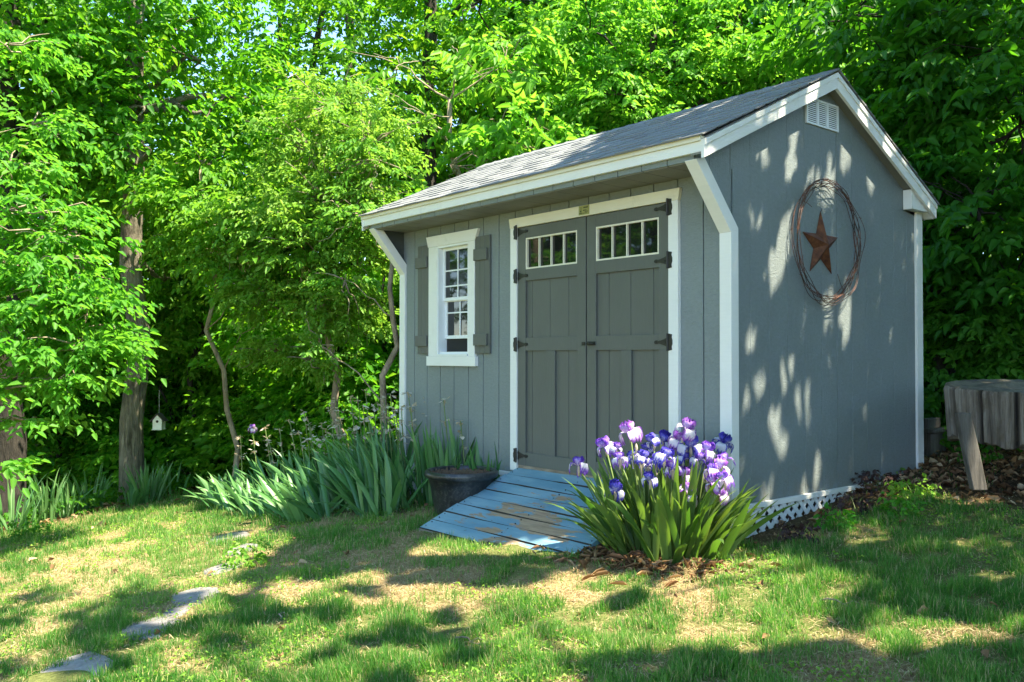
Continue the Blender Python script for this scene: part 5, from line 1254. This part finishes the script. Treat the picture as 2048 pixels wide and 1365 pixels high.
def litter():
    r = np.random.default_rng(105); n = 46000; x = r.uniform(-9, 5, n); y = r.uniform(-3.4, 6, n); wd = edge_wood(x, y)
    right = (x > -.1)
    k = (r.random(n) < (np.where(right, wd**2*.95, wd**3*.35)+.010)*np.where(right & (x < .22) & (y < 1.2), .12, 1)*np.where((np.abs(x+.2) < .75) & (y < -.1) & (y > -1.1), .12, 1)) & ~blocked(x, y, -.02); x, y = x[k], y[k]; n = len(x)
    # extra curled iris leaves and mulch at the foot of the flowering clump
    m2 = 1000; xa = -.16+r.normal(size=m2)*.30; ya = -.66+r.normal(size=m2)*.15; k2 = ~blocked(xa, ya); xa, ya = xa[k2], ya[k2]
    P = np.stack([x, y, Hz(x, y)+r.uniform(.004, .03, n)], 1); a = r.uniform(0, 6.28, n); D_ = np.stack([np.cos(a), np.sin(a), r.normal(size=n)*.35], 1); N_ = np.array([0, 0, 1.])+r.normal(size=(n, 3))*.5
    sz = r.uniform(.035, .085, n); V6 = leafgeo(P, D_, N_, sz, sz*r.uniform(.35, .7, n), .5, .3)
    n2 = len(xa); P = np.stack([xa, ya, Hz(xa, ya)+r.uniform(.003, .03, n2)], 1); a = r.uniform(0, 6.28, n2); D2 = np.stack([np.cos(a), np.sin(a), r.normal(size=n2)*.25], 1); N2 = np.array([0, 0, 1.])+r.normal(size=(n2, 3))*.5
    sz = r.uniform(.04, .13, n2); W6 = leafgeo(P, D2, N2, sz, sz*r.uniform(.05, .11, n2), .6, .6)
    V = np.concatenate([V6, W6]); rn = np.concatenate([r.uniform(0, 1, n), r.uniform(.1, .95, n2)])
    tag(link('fallen_leaves', leafmesh('fallen_leaves', V, rn), M_['litter']), 'brown fallen leaves heaped along the side wall, under the log table and in the bed', 'fallen leaves', kind='stuff')
litter()
def small_plants():
    r = np.random.default_rng(107)
    L_ = [(1755, 985, .16, 'purpleleaf', 'dark purple leaved low plant beside the lattice'), (1712, 1022, .10, 'purpleleaf', 'smaller purple leaved plant nearer the shed corner'), (1600, 1085, .09, 'purpleleaf', 'brownish creeping plant in front of the lattice'), (1830, 1000, .13, 'leaf_pale', 'bright green weed between purple plant and log table leg'),
          (1670, 1058, .10, 'leaf_dark', 'dull green creeping plant just below the lattice'), (1800, 1030, .10, 'leaf_dark', 'low green weed at the edge of the grass below the purple plant'), (1880, 880, .22, 'leaf_dark', 'ivy patch behind the log table leg'), (1775, 950, .09, 'leaf_pale', 'pale leaved seedling against the skirt board'), (1960, 930, .12, 'leaf_dark', 'ivy sprig in leaf litter under the log table'),
          (495, 1130, .13, 'leaf_pale', 'bushy clover tuft between two dark stepping stones'), (60, 1075, .16, 'leaf_dark', 'low weeds at the foot of the left edge irises'), (690, 900, .14, 'leaf_bright', 'bright vine leaves climbing through the spent irises')]
    for (u, v, q, mk, lab) in L_:
        c = gpt(u, v) if v != 900 else at(660, 905, 8.1); t = thing('low_plant', c, lab, 'plant', 'small plants beside the shed and bed')
        n = int(60*(q/.12)**1.3); a = r.uniform(0, 6.28, n); rr = q*np.sqrt(r.random(n)); C = np.stack([c[0]+rr*np.cos(a), c[1]+rr*np.sin(a), c[2]+r.uniform(.0, .12, n)*(q/.12)**.5], 1)
        V6, rn = sprays(C, np.stack([np.cos(a), np.sin(a), a*0+.3], 1), 1, 3, .05, .034, .75, .5, r); o = link('foliage', leafmesh('foliage', V6, rn), M_[mk]); put(o, t)
        m = MB(); [m.tube([c, C[i]*.5+c*.5+np.array([0, 0, .01]), C[i]], .0015, 4) for i in range(0, n, 6)]; m.build('stems', M_['stalk'], t)
small_plants()
def twigs():
    r = np.random.default_rng(211)
    for i, (u, v, ln, lab) in enumerate(((760, 1012, .28, 'curved dry stem lying in front of the black pot'), (940, 1290, .16, 'short dead twig on the open lawn below the ramp'), (1690, 1215, .2, 'thin twig on the sunlit grass at lower right'), (560, 1235, .14, 'small grey twig right of the stepping path'), (1560, 1150, .15, 'dead twig on the grass right of the blooming irises'))):
        c = gpt(u, v); a = r.uniform(0, 3.1); m = MB(); p = [c+np.array([math.cos(a)*ln*(t-.5)+r.normal()*.008, math.sin(a)*ln*(t-.5)+r.normal()*.008, .018+.012*math.sin(t*7)]) for t in np.linspace(0, 1, 7)]
        m.tube(p, list(np.linspace(.0045, .0018, 7)), 5); m.tube([p[3], p[3]+np.array([.03, .02, .02]), p[3]+np.array([.06, .03, .012])], [.0025, .002, .001], 4)
        tag(m.build('twig', M_['bark_pale']), lab, 'twig')
    for i, (u, v, lab) in enumerate(((1120, 1088, 'dead brown leaf lying on the lower boards of the ramp'),)):
        c = np.array([-.80, -.83, .055+.389*-.83+.006]); V6 = leafgeo(np.tile(c, (4, 1)), r.normal(size=(4, 3))*[1, 1, .25], np.tile([0, 0, 1.], (4, 1))+r.normal(size=(4, 3))*.4, np.full(4, .06), np.full(4, .022), .5, .4)
        tag(link('dead_leaf', leafmesh('dead_leaf', V6, np.full(4, .25)), M_['litter']), lab, 'leaf')
twigs()
